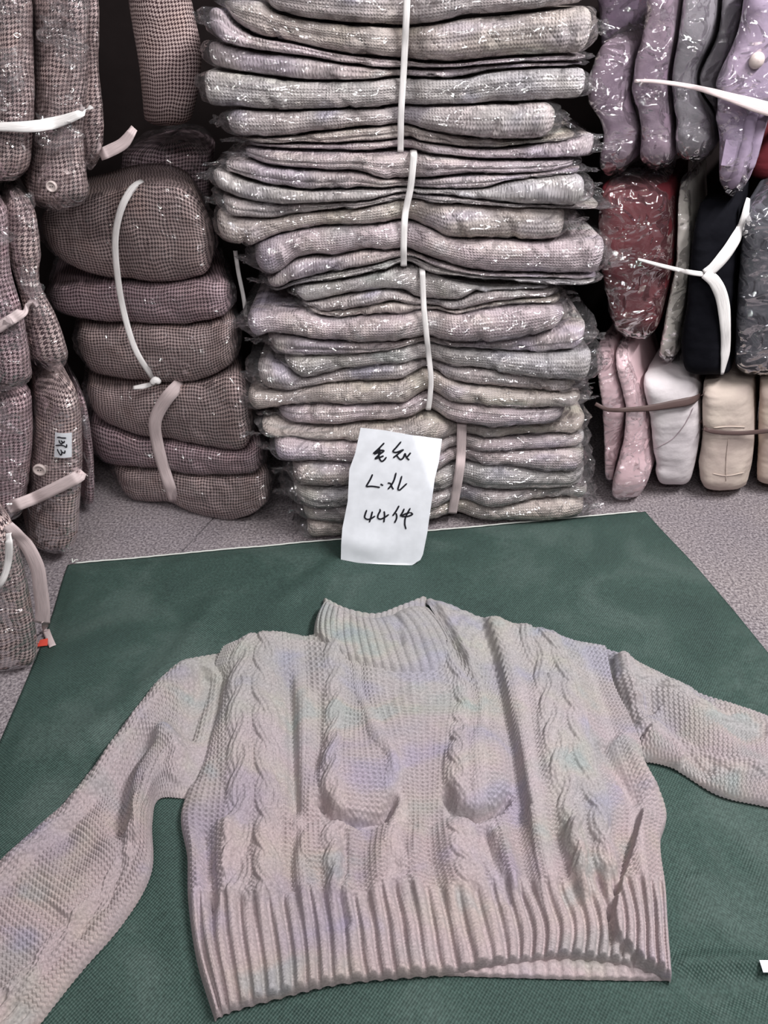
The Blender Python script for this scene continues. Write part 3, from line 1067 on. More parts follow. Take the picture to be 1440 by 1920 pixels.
GL = 'houndstooth jackets standing on edge along the left'
left_rolls = [
    # label, mat, left line (x,y), right line, lo, hi, Y
    ('houndstooth jacket on edge in the high bagged bundle, the one at its outer end', M_HND3, [(-95, -60), (-70, 200), (-75, 400)], [(58, -60), (62, 200), (48, 400)], -55, 338, 1.30, {}),
    ('houndstooth jacket with a small round button in the high bagged bundle', M_HND3, [(64, -60), (66, 200), (50, 400)], [(168, -60), (166, 150), (158, 260), (176, 400)], -55, 392, 1.32, {}),
    ('houndstooth jacket edge standing nearest the dark gap in the high bagged bundle', M_HND3, [(172, -60), (166, 150), (160, 260), (150, 345)], [(216, -60), (214, 150), (222, 260), (214, 345)], -40, 336, 1.40, {}),
    ('hazy bagged houndstooth jacket at the outer end of the middle bundle on the left', M_HND2, [(-110, 330), (-90, 500), (-80, 740)], [(10, 330), (14, 480), (40, 580), (62, 740)], 352, 704, 1.20, {}),
    ('hazy bagged houndstooth jacket next to the flat bundle, under the high bundle', M_HND, [(14, 360), (18, 480), (44, 580), (66, 740)], [(68, 360), (84, 470), (82, 540), (112, 600), (132, 660), (150, 740)], 376, 700, 1.27, {}),
    ('houndstooth jacket standing at the outer end of the lower left bundle', M_HND2, [(-110, 690), (-100, 980)], [(58, 690), (62, 800), (56, 880), (44, 980)], 714, 968, 1.25, {}),
    ('houndstooth jacket with a big button and a paper size label', M_HND, [(66, 690), (66, 800), (58, 890), (52, 1050)], [(118, 690), (150, 745), (158, 850), (154, 950), (146, 1050)], 712, 1036, 1.27, {}),
    ('houndstooth jacket edge squeezed in behind the labelled one', M_HND2, [(140, 720), (158, 850), (156, 965)], [(160, 720), (176, 850), (178, 965)], 742, 958, 1.42, {}),
    ('houndstooth jacket on the floor by the corner of the green sheet', M_HND, [(-150, 940), (-140, 1250)], [(16, 940), (40, 1040), (60, 1130), (70, 1200), (66, 1250)], 950, 1243, 0.965, {}),
]
def part_lines(rows, ia, ib):
    """keep neighbouring upright garments from crossing each other"""
    prev = None
    for k in rows:
        ys = np.arange(-120, 1300, 12.0)
        ax_ = smooth_interp([(b, a) for a, b in k[ia]], ys)
        bx_ = smooth_interp([(b, a) for a, b in k[ib]], ys)
        if prev is not None:
            m_ = (prev + ax_) / 2
            cross = ax_ < prev + 2
            ax_ = np.where(cross, np.maximum(ax_, prev + 2), ax_)
        bx_ = np.maximum(bx_, ax_ + 8)
        k[ia] = list(zip(ax_, ys))
        k[ib] = list(zip(bx_, ys))
        prev = bx_


left_rolls = [list(k) for k in left_rolls]
for ks in ((0, 1, 2), (3, 4), (5, 6)):
    part_lines([left_rolls[k] for k in ks], 2, 3)
left_rolls = [tuple(k) for k in left_rolls]
for i, (lb, mt, A, B, lo, hi, Y, kw) in enumerate(left_rolls):
    row = (1.31, 1.31, 1.31, 1.24, 1.24, 1.25, 1.25, Y, Y)[i]
    r_ = vroll('folded_jacket', lb, 'jacket', GL, mt, A, B, lo, hi, row, push=Y - row, seed=210 + i, film_ext=4 if i in (6, 8) else 8, ddir=-0.55 if i != 8 else -0.75, groove=[(-0.15, 0.012, 0.13), (0.45, 0.008, 0.1)] if i in (0, 3, 5, 8) else ([(0.1, 0.006, 0.1)] if i in (1, 4) else None), **kw)
    left_rolls[i] = left_rolls[i] + (r_,)
    for k_ in range(3 if i != 6 else 0):
        yy_ = lo + (hi - lo) * (k_ + 0.5 + 0.4 * math.sin(i * 3 + k_ * 2)) / 4
        xr_, xl_ = np.interp(yy_, [b for a, b in B], [a for a, b in B]), np.interp(yy_, [b for a, b in A], [a for a, b in A])
        xx_ = 0.55 * xr_ + 0.45 * xl_
        hc = cast(xx_, yy_, trees_of([r_]))
        if hc is not None:
            bag_flap(r_, xx_, yy_, hc[1] - 0.010, min(0.11, (xr_ - xl_) * 0.00085), 0.08, 800 + i * 10 + k_)


def disc_button(parent, px, py, Y, rad):
    c = cast(px, py, trees_of([parent])) + np.array([0, -0.009, 0])
    n_ = 20
    a = np.linspace(0, 2 * np.pi, n_, endpoint=False)
    prof = [(0.0, 0.0020), (0.35, 0.0022), (0.62, 0.0024), (0.72, 0.0040), (0.9, 0.0045), (1.0, 0.0028), (0.96, -0.002)]
    P = np.array([[c + np.array([math.cos(t) * r * rad, -z, math.sin(t) * r * rad]) for t in a] for r, z in prof])
    b = part('button', parent, P.reshape(-1, 3), grid_quads(len(prof), n_, True)[:, ::-1], M_BUTTON)
    for s in (-1, 1):
        h = c + np.array([s * rad * 0.2, -0.0026, 0])
        H = np.array([[h + np.array([math.cos(t) * r, -z, math.sin(t) * r]) for t in a[::2]] for r, z in ((0.0, 0.0006), (rad * 0.09, 0.0004), (rad * 0.1, -0.001))])
        part('thread_hole', b, H.reshape(-1, 3), grid_quads(3, 10, True)[:, ::-1], M_INK)


disc_button(left_rolls[6][-1], 78, 876, 1.228, 0.0125)
disc_button(left_rolls[1][-1], 101, 347, 1.272, 0.0085)

# paper size label stuck on the bag of that jacket
lab_px = lambda zx, zy: (90 + zx / 17.45, 790 + zy / 17.45)
LY = 1.224
root = left_rolls[6][-1]
cs = [lab_px(*c) for c in ((205, 390), (752, 405), (752, 1205), (178, 1195))]
LY = min(cast(x, y, trees_of())[1] for x, y in cs + [(118, 836)]) - 0.011
c3 = [V(x, y, LY) for x, y in cs]
g = 8
uu, vv = np.meshgrid(np.linspace(0, 1, g), np.linspace(0, 1, g), indexing='ij')
W4 = [(1 - uu) * (1 - vv), uu * (1 - vv), uu * vv, (1 - uu) * vv]
Pl = sum(w[..., None] * c for w, c in zip(W4, c3))
Pl[..., 1] += 0.004 * (2 * uu - 1) ** 2
Pb = Pl + np.array([0, 0.0008, 0])
q = grid_quads(g, g)
lab = part('paper_label', root, np.concatenate([Pl.reshape(-1, 3), Pb.reshape(-1, 3)]), np.concatenate([q, q[:, ::-1] + g * g]), M_PAPER)
lab['label'] = 'white sticker with a handwritten number turned sideways'
for k, sts in enumerate([[[(290, 530), (370, 520), (440, 540), (595, 545)]],
                         [[(360, 610), (378, 690), (440, 738), (468, 690), (420, 622)], [(440, 640), (510, 700), (540, 640)]],
                         [[(240, 790), (400, 780), (520, 800), (598, 850), (612, 745)]],
                         [[(305, 900), (330, 980), (418, 1108), (450, 1020), (415, 920)], [(460, 1000), (535, 1040), (560, 950)]]]):
    gs = []
    for st in sts:
        pp = np.array([lab_px(*c) for c in st])
        gs.append(tube_geo(V(pp[:, 0], pp[:, 1], LY - 0.0006), 0.0012, n=18, sides=6, flat=0.5))
    v, q, t = merge(gs)
    part('ink_character', lab, v, q, M_INK, None, True, t)

# the cloth panel leaning in the dark gap
vroll('hanging_jacket', 'brown houndstooth jacket hanging tilted in the dark gap beside the sweater pile', 'jacket', None, M_HND3,
      [(232, -80), (238, 0), (258, 120), (272, 260)], [(352, -80), (362, 0), (380, 110), (356, 250)], -70, 240, 1.62, film=None, depth=0.10, er=0.02, seed=260, freq=9, ddir=-0.3)
# something dark stacked behind, in the gap
vroll('folded_jacket', 'shadowed dark houndstooth bundle deep in the gap under the hanging jacket', 'jacket', None, M_HND2,
      [(228, 240), (232, 400)], [(400, 240), (392, 400)], 262, 400, 1.80, film=0.003, depth=0.12, seed=261)


def px_strap(name, pts, Y, w, mat, label, **kw):
    return strap(name, on_surface(pts, trees_of(kw.pop('on', None)), 0.010, win=7, tuck=0.8), w, mat, label, 'strap', normal=kw.pop('normal', (0, -1, 0.3)), smooth=False, **kw)


px_strap('bundle_strap', [(-40, 240), (0, 238), (60, 237), (110, 228), (160, 209), (172, 200)], [1.262, 1.255, 1.268, 1.27, 1.285, 1.32], [0.010, 0.012, 0.015, 0.017, 0.013, 0.008], M_WHT_STRAP,
         'bunched white strap across the high bagged jackets on the left')
px_strap('bundle_strap', [(186, 291), (205, 283), (232, 268), (252, 240)], [1.372, 1.37, 1.38, 1.42], [0.019, 0.019, 0.018, 0.012], M_PNK_STRAP,
         'short pale strap end by the dark gap at the high jackets')
px_strap('bundle_strap', [(-20, 625), (0, 612), (32, 592), (66, 566)], [1.165, 1.17, 1.20, 1.225], 0.016, M_PNK_STRAP,
         'pale strap slanting over the hazy bagged jackets')
px_strap('bundle_strap', [(14, 953), (60, 936), (105, 915), (147, 893), (156, 884)], 0, 0.024, M_PNK_STRAP,
         'wide pinkish strap below the size label and button', on=[left_rolls[5][-1], left_rolls[6][-1]])
# the loose strap hanging down to the floor, with a folded end
p = [(14, 985), (30, 1000), (52, 1026), (70, 1065), (76, 1105), (80, 1140), (80, 1168)]
pts = on_surface(p, trees_of([left_rolls[8][-1]]), 0.010)
lo_ = thing('loose_strap', pts[-1], 'wide pinkish loose strap end drooping over the corner jacket to the floor', 'strap')
v, q, uv = ribbon_geo(pts, [0.018, 0.022, 0.023, 0.023, 0.024, 0.024], normal=(0.15, -1, 0.35))
part('band', lo_, v, q, M_PNK_STRAP, uv)
pt2 = np.concatenate([pts[-1:] + np.array([[0.005, 0, 0.004]]), G(np.array([86, 92, 99]), np.array([1180, 1196, 1212]), 0.008)])
v, q, uv = ribbon_geo(pt2, 0.012, normal=(0.3, -0.5, 0.8))
part('twisted_end', lo_, v, q, M_PNK_STRAP, uv)
px_strap('loose_strap', [(16, 1000), (17, 1030), (14, 1060), (6, 1085), (-10, 1110)], [0.95, 0.94, 0.938, 0.935, 0.93], [0.011, 0.012, 0.011, 0.010, 0.009], M_WHT_STRAP,
         'narrow white strap hanging beside the wide pinkish loose one')
c = G(80, 1210, 0.006)
P = np.array([c + np.array(d) for d in ((-0.009, -0.004, 0), (0.010, -0.002, 0.001), (0.008, 0.010, 0.007), (-0.006, 0.008, 0.005))])
P = np.concatenate([P, P + np.array([0, 0, 0.0012])])
tq = [(3, 2, 1, 0), (4, 5, 6, 7), (0, 1, 5, 4), (1, 2, 6, 5), (2, 3, 7, 6), (3, 0, 4, 7)]
o = link('paper_scrap', raw_mesh('paper_scrap', P - c, tq, mat_plain('red_paper', (0.72, 0.09, 0.06), 0.5), None, False), None, [float(x) for x in c])
tag(o, 'tiny red scrap by the loose strap end on the green sheet', 'scrap')

# ================================================================ right-hand stacks
M_PINK = mat_cloth('pale_pink_fleece', (0.62, 0.43, 0.46), (0.74, 0.55, 0.58))
M_WHITE = mat_cloth('off_white_fleece', (0.56, 0.51, 0.53), (0.68, 0.63, 0.64))
M_CREAM = mat_cloth('cream_cloth', (0.50, 0.41, 0.37), (0.62, 0.53, 0.46))
M_BEIGE = mat_cloth('beige_pink_cloth', (0.54, 0.42, 0.38), (0.62, 0.52, 0.42))
M_RED = mat_cloth('dark_red_fleece', (0.065, 0.008, 0.012), (0.115, 0.015, 0.020))
M_GAUZE = mat_cloth('off_white_lining', (0.52, 0.49, 0.44), (0.62, 0.58, 0.54))
M_BLACK = mat_cloth('black_cloth', (0.004, 0.004, 0.006), (0.008, 0.008, 0.011), spec=0.05)
M_CHAR = mat_cloth('charcoal_cloth', (0.050, 0.050, 0.062), (0.070, 0.070, 0.082))
M_LAV = mat_cloth('lavender_wool', (0.27, 0.215, 0.30), (0.37, 0.29, 0.385))
M_MAUVE = mat_cloth('dusty_mauve_wool', (0.135, 0.095, 0.130), (0.225, 0.165, 0.205))
M_PLUM = mat_cloth('dark_plum_wool', (0.055, 0.036, 0.060), (0.090, 0.058, 0.090))
M_GREY = mat_cloth('grey_wool', (0.135, 0.125, 0.140), (0.20, 0.185, 0.205))
GR = 'garments stacked on edge right of the sweater pile'
right_rolls = [
    ('pale pink garment on the floor between the sweater pile and a wider pink one', 'fleece', M_PINK, [(1112, 600), (1120, 680), (1130, 760), (1134, 850), (1137, 930)], [(1144, 600), (1158, 680), (1175, 750), (1166, 830), (1152, 890), (1150, 930)], 642, 908, 1.50, {}),
    ('wider pale pink garment on the floor under the dark red one', 'fleece', M_PINK, [(1146, 600), (1162, 690), (1178, 758), (1166, 840), (1150, 890), (1144, 930)], [(1176, 600), (1192, 690), (1214, 760), (1222, 830), (1227, 870), (1200, 930)], 646, 927, 1.485, {}),
    ('off-white garment on the floor held by a broad brown tape', 'fleece', M_WHITE, [(1196, 660), (1214, 760), (1226, 850), (1234, 915)], [(1296, 660), (1313, 750), (1314, 810), (1302, 880), (1290, 915)], 696, 912, 1.515, {}),
    ('cream garment on the floor under the black one', 'garment', M_CREAM, [(1316, 660), (1316, 800), (1308, 850), (1318, 918)], [(1410, 660), (1416, 800), (1411, 870), (1398, 918)], 710, 916, 1.515, {}),
    ('beige-pink garment at the end of the floor row beside the cream one', 'garment', M_BEIGE, [(1422, 660), (1419, 800), (1414, 918)], [(1540, 660), (1540, 918)], 706, 914, 1.53, {}),
    ('dark red bagged garment on top of the pale pink ones', 'garment', M_RED, [(1130, 290), (1126, 450), (1142, 560), (1168, 640)], [(1254, 290), (1263, 400), (1259, 500), (1238, 600), (1222, 640)], 334, 630, 1.50, {'film': 0.004}),
    ('off-white lining edge standing between the dark red and black garments', 'garment', M_GAUZE, [(1266, 320), (1266, 430), (1262, 500), (1243, 600), (1226, 700)], [(1284, 320), (1294, 440), (1288, 540), (1272, 640), (1266, 700)], 350, 684, 1.52, {'film': 0.004}),
    ('black garment with a white ribbon, standing on the cream one', 'garment', M_BLACK, [(1322, 330), (1297, 450), (1288, 560), (1276, 640), (1290, 710)], [(1392, 330), (1386, 450), (1378, 560), (1372, 710)], 372, 700, 1.50, {'film': None}),
    ('charcoal garment beside the black one', 'garment', M_CHAR, [(1402, 330), (1390, 450), (1382, 560), (1376, 710)], [(1530, 330), (1530, 710)], 372, 694, 1.50, {'film': 0.004}),
    ('dark plum bagged coat at the back of the high stack', 'coat', M_PLUM, [(1120, -60), (1130, 120), (1128, 300)], [(1220, -60), (1212, 120), (1210, 300)], -60, 250, 1.75, {'film': 0.004}),
    ('greyish plum bagged coat touching the sweater pile in the high stack', 'coat', M_MAUVE, [(1136, 40), (1116, 110), (1104, 180), (1132, 240), (1118, 320)], [(1200, 40), (1192, 110), (1186, 180), (1202, 240), (1180, 320)], 62, 322, 1.47, {'film': 0.004}),
    ('mauve bagged coat of the high stack, above the dark red garment', 'coat', M_MAUVE, [(1222, -60), (1208, 60), (1186, 150), (1204, 230), (1196, 320)], [(1282, -60), (1270, 60), (1256, 150), (1262, 230), (1266, 320)], -60, 312, 1.46, {'film': 0.005}),
    ('dark grey-plum bagged coat of the high stack, with white strap over it', 'coat', M_GREY, [(1288, -60), (1274, 60), (1260, 150), (1268, 230), (1264, 320)], [(1348, -60), (1338, 60), (1304, 150), (1336, 230), (1338, 320)], -60, 300, 1.465, {'film': 0.005}),
    ('slim dark grey bagged coat beside the lavender buttoned one', 'coat', M_GREY, [(1352, -60), (1342, 60), (1306, 150), (1326, 230)], [(1398, -60), (1381, 60), (1344, 150), (1342, 230)], -60, 212, 1.49, {'film': 0.005}),
    ('lavender bagged coat with a round button at the end of the high stack', 'coat', M_LAV, [(1402, -60), (1384, 60), (1346, 130), (1348, 190), (1338, 260), (1344, 370)], [(1540, -60), (1540, 130), (1450, 200), (1426, 270), (1398, 370)], -50, 358, 1.45, {'film': 0.004}),
    ('red garment peeking out behind the lavender buttoned coat', 'garment', M_RED, [(1416, 200), (1404, 300), (1398, 350)], [(1540, 200), (1540, 350)], 205, 346, 1.74, {'film': None}),
]
right_rolls = [list(k) for k in right_rolls]
for ks in ((0, 1, 2, 3, 4), (5, 6, 7, 8), (10, 11, 12, 13, 14)):
    part_lines([right_rolls[k] for k in ks], 3, 4)
RR = []
for i, (lb, nm, mt, A, B, lo, hi, Y, kw) in enumerate(right_rolls):
    kw = dict(kw)
    RR.append(vroll('folded_' + nm if nm != 'coat' else 'folded_coat', lb, nm if nm != 'fleece' else 'garment', GR, mt, A, B, lo, hi, (1.505 if i < 5 else 1.50 if i < 9 else 1.465 if i in (10, 11, 12, 13, 14) else Y),
                    push=(Y - (1.505 if i < 5 else 1.50 if i < 9 else 1.465 if i in (10, 11, 12, 13, 14) else Y)), seed=310 + i, film=kw.pop('film', 0.002) if i not in (2, 3, 4) else None, film_ext=5 if i < 5 else 9, depth=0.24, ddir=0.5, er=0.014 if i < 9 else 0.025, sq=0.62, **kw))

# the round button of the lavender coat: a shiny dome
c = cast(1417, 113, trees_of([RR[14]])) + np.array([0, -0.004, 0])
a = np.linspace(0, 2 * np.pi, 24, endpoint=False)
prof = [(0.0, 0.009), (0.4, 0.0083), (0.7, 0.006), (0.92, 0.003), (1.0, 0.0), (0.9, -0.002)]
P = np.array([[c + np.array([math.cos(t) * r * 0.0125, -z, math.sin(t) * r * 0.0125]) for t in a] for r, z in prof])
part('button', RR[14], P.reshape(-1, 3), grid_quads(len(prof), 24, True)[:, ::-1], M_BUTTON)
# pocket welt of the lavender coat
LY = min(cast(x, y, trees_of([RR[14]]))[1] for x, y in ((1361, 262), (1380, 264), (1374, 300))) - 0.0002
wp = [V(x, y, LY) for x, y in ((1361, 262), (1385, 264), (1374, 312), (1352, 310))]
P = np.array(wp + [w + np.array([0, 0.004, 0]) for w in wp])
part('pocket_flap', RR[14], P, [(0, 1, 2, 3), (7, 6, 5, 4), (1, 0, 4, 5), (2, 1, 5, 6), (3, 2, 6, 7), (0, 3, 7, 4)], M_LAV, None, False)
for pts in ([(1412, 205), (1400, 260), (1384, 320), (1372, 352)], [(1430, 210), (1418, 262), (1402, 320)]):
    pp = np.array(pts, float)
    v, q, t = tube_geo(on_surface(pts, trees_of([RR[14]]), -0.003), 0.011, n=16, sides=8, flat=0.7)
    part('fold_ridge', RR[14], v, q, M_LAV, None, True, t)

px_strap('bundle_strap', [(1190, 152), (1210, 152), (1230, 153), (1270, 158), (1320, 168), (1380, 186), (1440, 204), (1500, 215)], [1.43, 1.43, 1.422, 1.42, 1.42, 1.405, 1.40, 1.40], [0.005, 0.006, 0.007, 0.009, 0.013, 0.019, 0.021, 0.018], M_PNK_STRAP,
         'white film-like strap across the bagged plum and lavender coats')
px_strap('bundle_strap', [(1196, 486), (1240, 498), (1290, 510), (1332, 516)], [1.465, 1.452, 1.468, 1.462], [0.005, 0.007, 0.009, 0.010], M_WHT_STRAP,
         'thin pale strap over the dark red garment, joining the white ribbon')
rb = thing('ribbon_tie', V(1352, 700, 1.455), 'wide white ribbon tied over the black garment, its end hanging down', 'ribbon')
p = np.array([(1403, 372), (1392, 420), (1368, 465), (1338, 502), (1322, 514)], float)
v, q, uv = ribbon_geo(on_surface(p, trees_of(), 0.011), [0.008, 0.016, 0.022, 0.024, 0.02], normal=(0, -1, 0.2))
part('upper_band', rb, v, q, M_WHT_STRAP, uv)
p = np.array([(1322, 512), (1340, 528), (1354, 560), (1360, 610), (1360, 660), (1354, 702)], float)
v, q, uv = ribbon_geo(on_surface(p, trees_of(), 0.013), [0.02, 0.024, 0.024, 0.020, 0.019, 0.006], normal=(0, -1, 0.2))
part('hanging_end', rb, v, q, M_WHT_STRAP, uv)

px_strap('bundle_tape', [(1116, 757), (1140, 768), (1180, 768), (1220, 765), (1262, 758), (1300, 750), (1318, 738)], [1.47, 1.452, 1.446, 1.455, 1.452, 1.456, 1.50], [0.008, 0.009, 0.011, 0.014, 0.017, 0.019, 0.012], M_BRN_STRAP,
         'broad brown tape around the pink and off-white garments')
px_strap('bundle_tape', [(1313, 790), (1320, 803), (1345, 810), (1390, 812), (1440, 808), (1500, 804)], [1.50, 1.468, 1.460, 1.460, 1.470, 1.47], 0.010, M_BRN_STRAP,
         'narrow brown tape around the cream garments')
p = np.array([(1224, 843), (1262, 822), (1286, 792), (1300, 764)], float)
v, q, t = tube_geo(on_surface(p, trees_of([RR[2]]), 0.0005), 0.0012, n=20, sides=5)
part('seam', RR[2], v, q, mat_plain('grey_seam_thread', (0.30, 0.24, 0.26), 0.8), None, True, t)
for p in ([(1366, 822), (1362, 860), (1361, 902)], [(1338, 802), (1366, 800), (1398, 801)], [(1336, 888), (1362, 892), (1396, 886)]):
    v, q, t = tube_geo(on_surface(p, trees_of([RR[3]]), 0.0004), 0.0013, n=16, sides=5)
    part('seam', RR[3], v, q, M_CREAM, None, True, t)

# ================================================================ the handwritten sign
sBL, sBR = G(640, 1054, 0.009), G(790, 1060, 0.009)
sTL = V(676, 803, 1.300)
nrm = np.cross(sBR - sBL, sTL - sBL)
nrm /= np.linalg.norm(nrm)
if nrm[1] > 0:
    nrm = -nrm


def on_sign(px, py, lift=0.0):
    dx, dy, dz = rays(px, py)
    d = np.stack([dx, dy, dz], -1)
    o = np.array([0, 0, CAM_H])
    t = np.dot(sBL + nrm * lift - o, nrm) / (d @ nrm)
    return o + d * t[..., None]


lft = [(803, 676), (850, 666), (880, 655), (940, 652), (990, 642), (1020, 640), (1054, 639)]
rgt = [(803, 832), (830, 829), (870, 823), (900, 815), (950, 808), (1000, 801), (1040, 793), (1054, 786)]
nr, nc = 60, 34
tv = np.linspace(0, 1, nr)
PX = np.zeros((nr, nc))
PY = np.zeros((nr, nc))
uq = np.linspace(0, 1, nc)
top_y = np.interp(uq, [0, 0.3, 0.7, 1.0], [802, 807, 818, 829])
bot_y = np.interp(uq, [0, 0.25, 0.5, 0.62, 0.72, 0.9, 1.0], [1049, 1056, 1062, 1063, 1064, 1062, 1050])
for i, t_ in enumerate(tv):
    py = top_y * (1 - t_) + bot_y * t_
    xl = np.interp(py, [a for a, b in lft], [b for a, b in lft])
    xr = np.interp(py, [a for a, b in rgt], [b for a, b in rgt])
    PX[i] = xl * (1 - uq) + xr * uq
    PY[i] = py
S = on_sign(PX, PY)
cd = np.maximum(0, (PX - 792) * 0.85 + (905 - PY) * 0.30)          # bent-back corner
S += -nrm * (0.00055 * np.maximum(0, cd - 12))[..., None]
S += nrm * (0.006 * np.exp(-((tv[:, None] - 0.86) / 0.09) ** 2) * np.exp(-((uq[None] - 0.25) / 0.35) ** 2))[..., None]
S[..., 2] = np.maximum(S[..., 2], 0.009)
sign = thing('handwritten_sign', (sBL + sBR) / 2, 'white paper sign with three lines of black handwriting leaning on the sweater pile', 'sign')
q = grid_quads(nr, nc)
Sb = S - nrm * 0.0006
part('paper_sheet', sign, np.concatenate([S.reshape(-1, 3), Sb.reshape(-1, 3)]), np.concatenate([q[:, ::-1], q + nr * nc]), M_PAPER)
z2p = lambda c: (670 + c[0] / 10.107, 810 + c[1] / 10.107)
CHARS = [
    [[(512, 205), (420, 300), (300, 410)], [(300, 410), (400, 352), (505, 355), (430, 415), (330, 510)], [(330, 510), (420, 482), (500, 452)],
     [(425, 290), (410, 400), (420, 500), (460, 555), (510, 530), (552, 472)], [(320, 420), (400, 385), (450, 380)]],
    [[(832, 180), (740, 290), (675, 370), (740, 385), (880, 330)], [(880, 330), (780, 410), (680, 490)], [(740, 430), (780, 490), (822, 520), (870, 490), (905, 400)],
     [(905, 400), (930, 480), (985, 532)], [(1012, 392), (930, 492)]],
    [[(290, 800), (250, 890), (165, 1035)], [(165, 1035), (280, 1028), (430, 1050)]],
    [[(440, 985), (490, 1015)]],
    [[(735, 770), (700, 900), (650, 1000), (580, 1085)], [(575, 965), (630, 978), (655, 1040), (685, 1088)]],
    [[(845, 830), (810, 950), (770, 1090), (800, 1100), (870, 1040), (942, 972)]],
    [[(180, 1475), (150, 1560), (140, 1620), (190, 1655), (260, 1640), (340, 1590)], [(287, 1505), (260, 1610), (228, 1712)]],
    [[(425, 1455), (435, 1490), (395, 1570), (390, 1630), (440, 1650), (520, 1615), (600, 1560)], [(510, 1500), (516, 1590), (503, 1712)]],
    [[(792, 1395), (740, 1490), (670, 1590)], [(735, 1535), (748, 1600), (740, 1650), (705, 1722)], [(890, 1450), (860, 1520), (820, 1590), (900, 1555), (1000, 1520)],
     [(840, 1600), (950, 1598), (1045, 1558), (1005, 1520)], [(1005, 1440), (950, 1540), (910, 1630), (900, 1750), (924, 1842)]],
]
for ch in CHARS:
    gs = []
    for st in ch:
        pp = np.array([z2p(c) for c in st])
        gs.append(tube_geo(on_sign(pp[:, 0], pp[:, 1], 0.0011), 0.0017, n=22, sides=6, flat=0.35, normal=nrm))
    v, q, t = merge(gs)
    part('ink_character', sign, v, q, M_INK, None, True, t)

# ================================================================ the knitted sweater laid out on the sheet
TAU = 2 * np.pi


def st_purl(S_, R_):
    return (0.5 + 0.5 * np.cos(TAU * (R_ + 0.20 * np.cos(TAU * S_)))) * (0.85 + 0.15 * np.cos(TAU * 2 * S_))


def st_knit(S_, R_):
    a = np.abs((S_ % 1.0) - 0.5)
    return (0.5 + 0.5 * np.cos(TAU * (R_ - 1.1 * a))) * 0.55 + 0.6 * np.clip(1 - (2 * a) ** 3, 0, 1) * (0.6 + 0.4 * np.clip(a * 6, 0, 1))


def rope(S_, R_, s0, w, per, phase=0.0, sgn=1, H=0.0075):
    """a two-strand cable centred on stitch s0: returns height and mask"""
    x = (S_ - s0) / (w / 2.0)
    ph = TAU * (R_ / per) * 0.5 * sgn + phase
    h = np.zeros_like(S_)
    for k in (0, np.pi):
        xi = 0.47 * np.cos(ph + k)
        zi = np.sin(ph + k)
        hh = np.sqrt(np.clip(1 - ((x - xi) / 0.56) ** 2, 0, 1)) * (0.68 + 0.32 * zi)
        yarn = 0.20 * np.cos(TAU * ((x - xi) * 2.4)) * sstep(0.2, 0.4, hh)
        h = np.maximum(h, hh + yarn * 0.6)
    mask = np.clip((1.0 - np.abs(x)) * 4.0, 0, 1)
    return h * H * 1.25 * mask, mask


FOLDS_STEP = [  # pixel polyline, height of the raised right-hand side, softness, decay
    ([(903, 1162), (932, 1255), (950, 1340), (968, 1430), (978, 1500), (985, 1540)], 0.021, 7, 60, +1),
    ([(1200, 1524), (1188, 1575), (1172, 1630), (1152, 1690), (1141, 1738), (1150, 1772), (1180, 1800), (1222, 1838)], 0.017, 4, 75, +1),
    ([(812, 1140), (850, 1205), (878, 1268)], 0.012, 6, 40, +1),
]
FOLDS_LINE = [  # pixel polyline, height, width
    ([(540, 1260), (547, 1360), (552, 1480), (556, 1560)], -0.011, 11),
    ([(560, 1560), (545, 1640), (548, 1690)], -0.006, 10),
    ([(408, 1250), (398, 1330), (372, 1410), (344, 1480)], -0.022, 18),
    ([(600, 1300), (598, 1400), (590, 1470)], -0.005, 10),
    ([(575, 1300), (573, 1450), (580, 1560)], 0.005, 14),
    ([(1000, 1290), (1010, 1400), (1030, 1500)], 0.006, 16),
    ([(1120, 1400), (1160, 1470), (1195, 1530)], -0.009, 12),
    ([(1150, 1390), (1190, 1440), (1225, 1500)], 0.008, 16),
    ([(590, 1500), (620, 1545), (672, 1556), (720, 1545), (745, 1500)], -0.017, 9),
    ([(828, 1490), (850, 1535), (888, 1550), (930, 1535), (960, 1500)], -0.017, 9),
    ([(660, 1330), (690, 1370), (735, 1430), (752, 1500)], 0.004, 14),
    ([(640, 1560), (650, 1620), (640, 1680), (655, 1760)], -0.008, 9),
    ([(900, 1560), (915, 1610), (935, 1660), (950, 1720)], -0.007, 10),
    ([(930, 1570), (950, 1630), (975, 1690)], 0.006, 14),
    ([(380, 1560), (395, 1650), (400, 1720)], -0.006, 14),
    ([(420, 1550), (430, 1600), (410, 1660)], 0.006, 18),
    ([(1060, 1570), (1085, 1640), (1105, 1700)], 0.006, 13),
    ([(1035, 1570), (1060, 1650), (1080, 1720)], -0.005, 8),
]
DOMES = [(672, 1462, 78, 88, 0.013), (893, 1462, 66, 86, 0.013), (470, 1400, 60, 150, 0.007), (1060, 1400, 60, 140, 0.007), (790, 1400, 70, 120, 0.004),
         (600, 1600, 36, 44, 0.007), (760, 1600, 30, 44, 0.006), (830, 1595, 32, 44, 0.006), (1090, 1560, 50, 40, 0.005)]


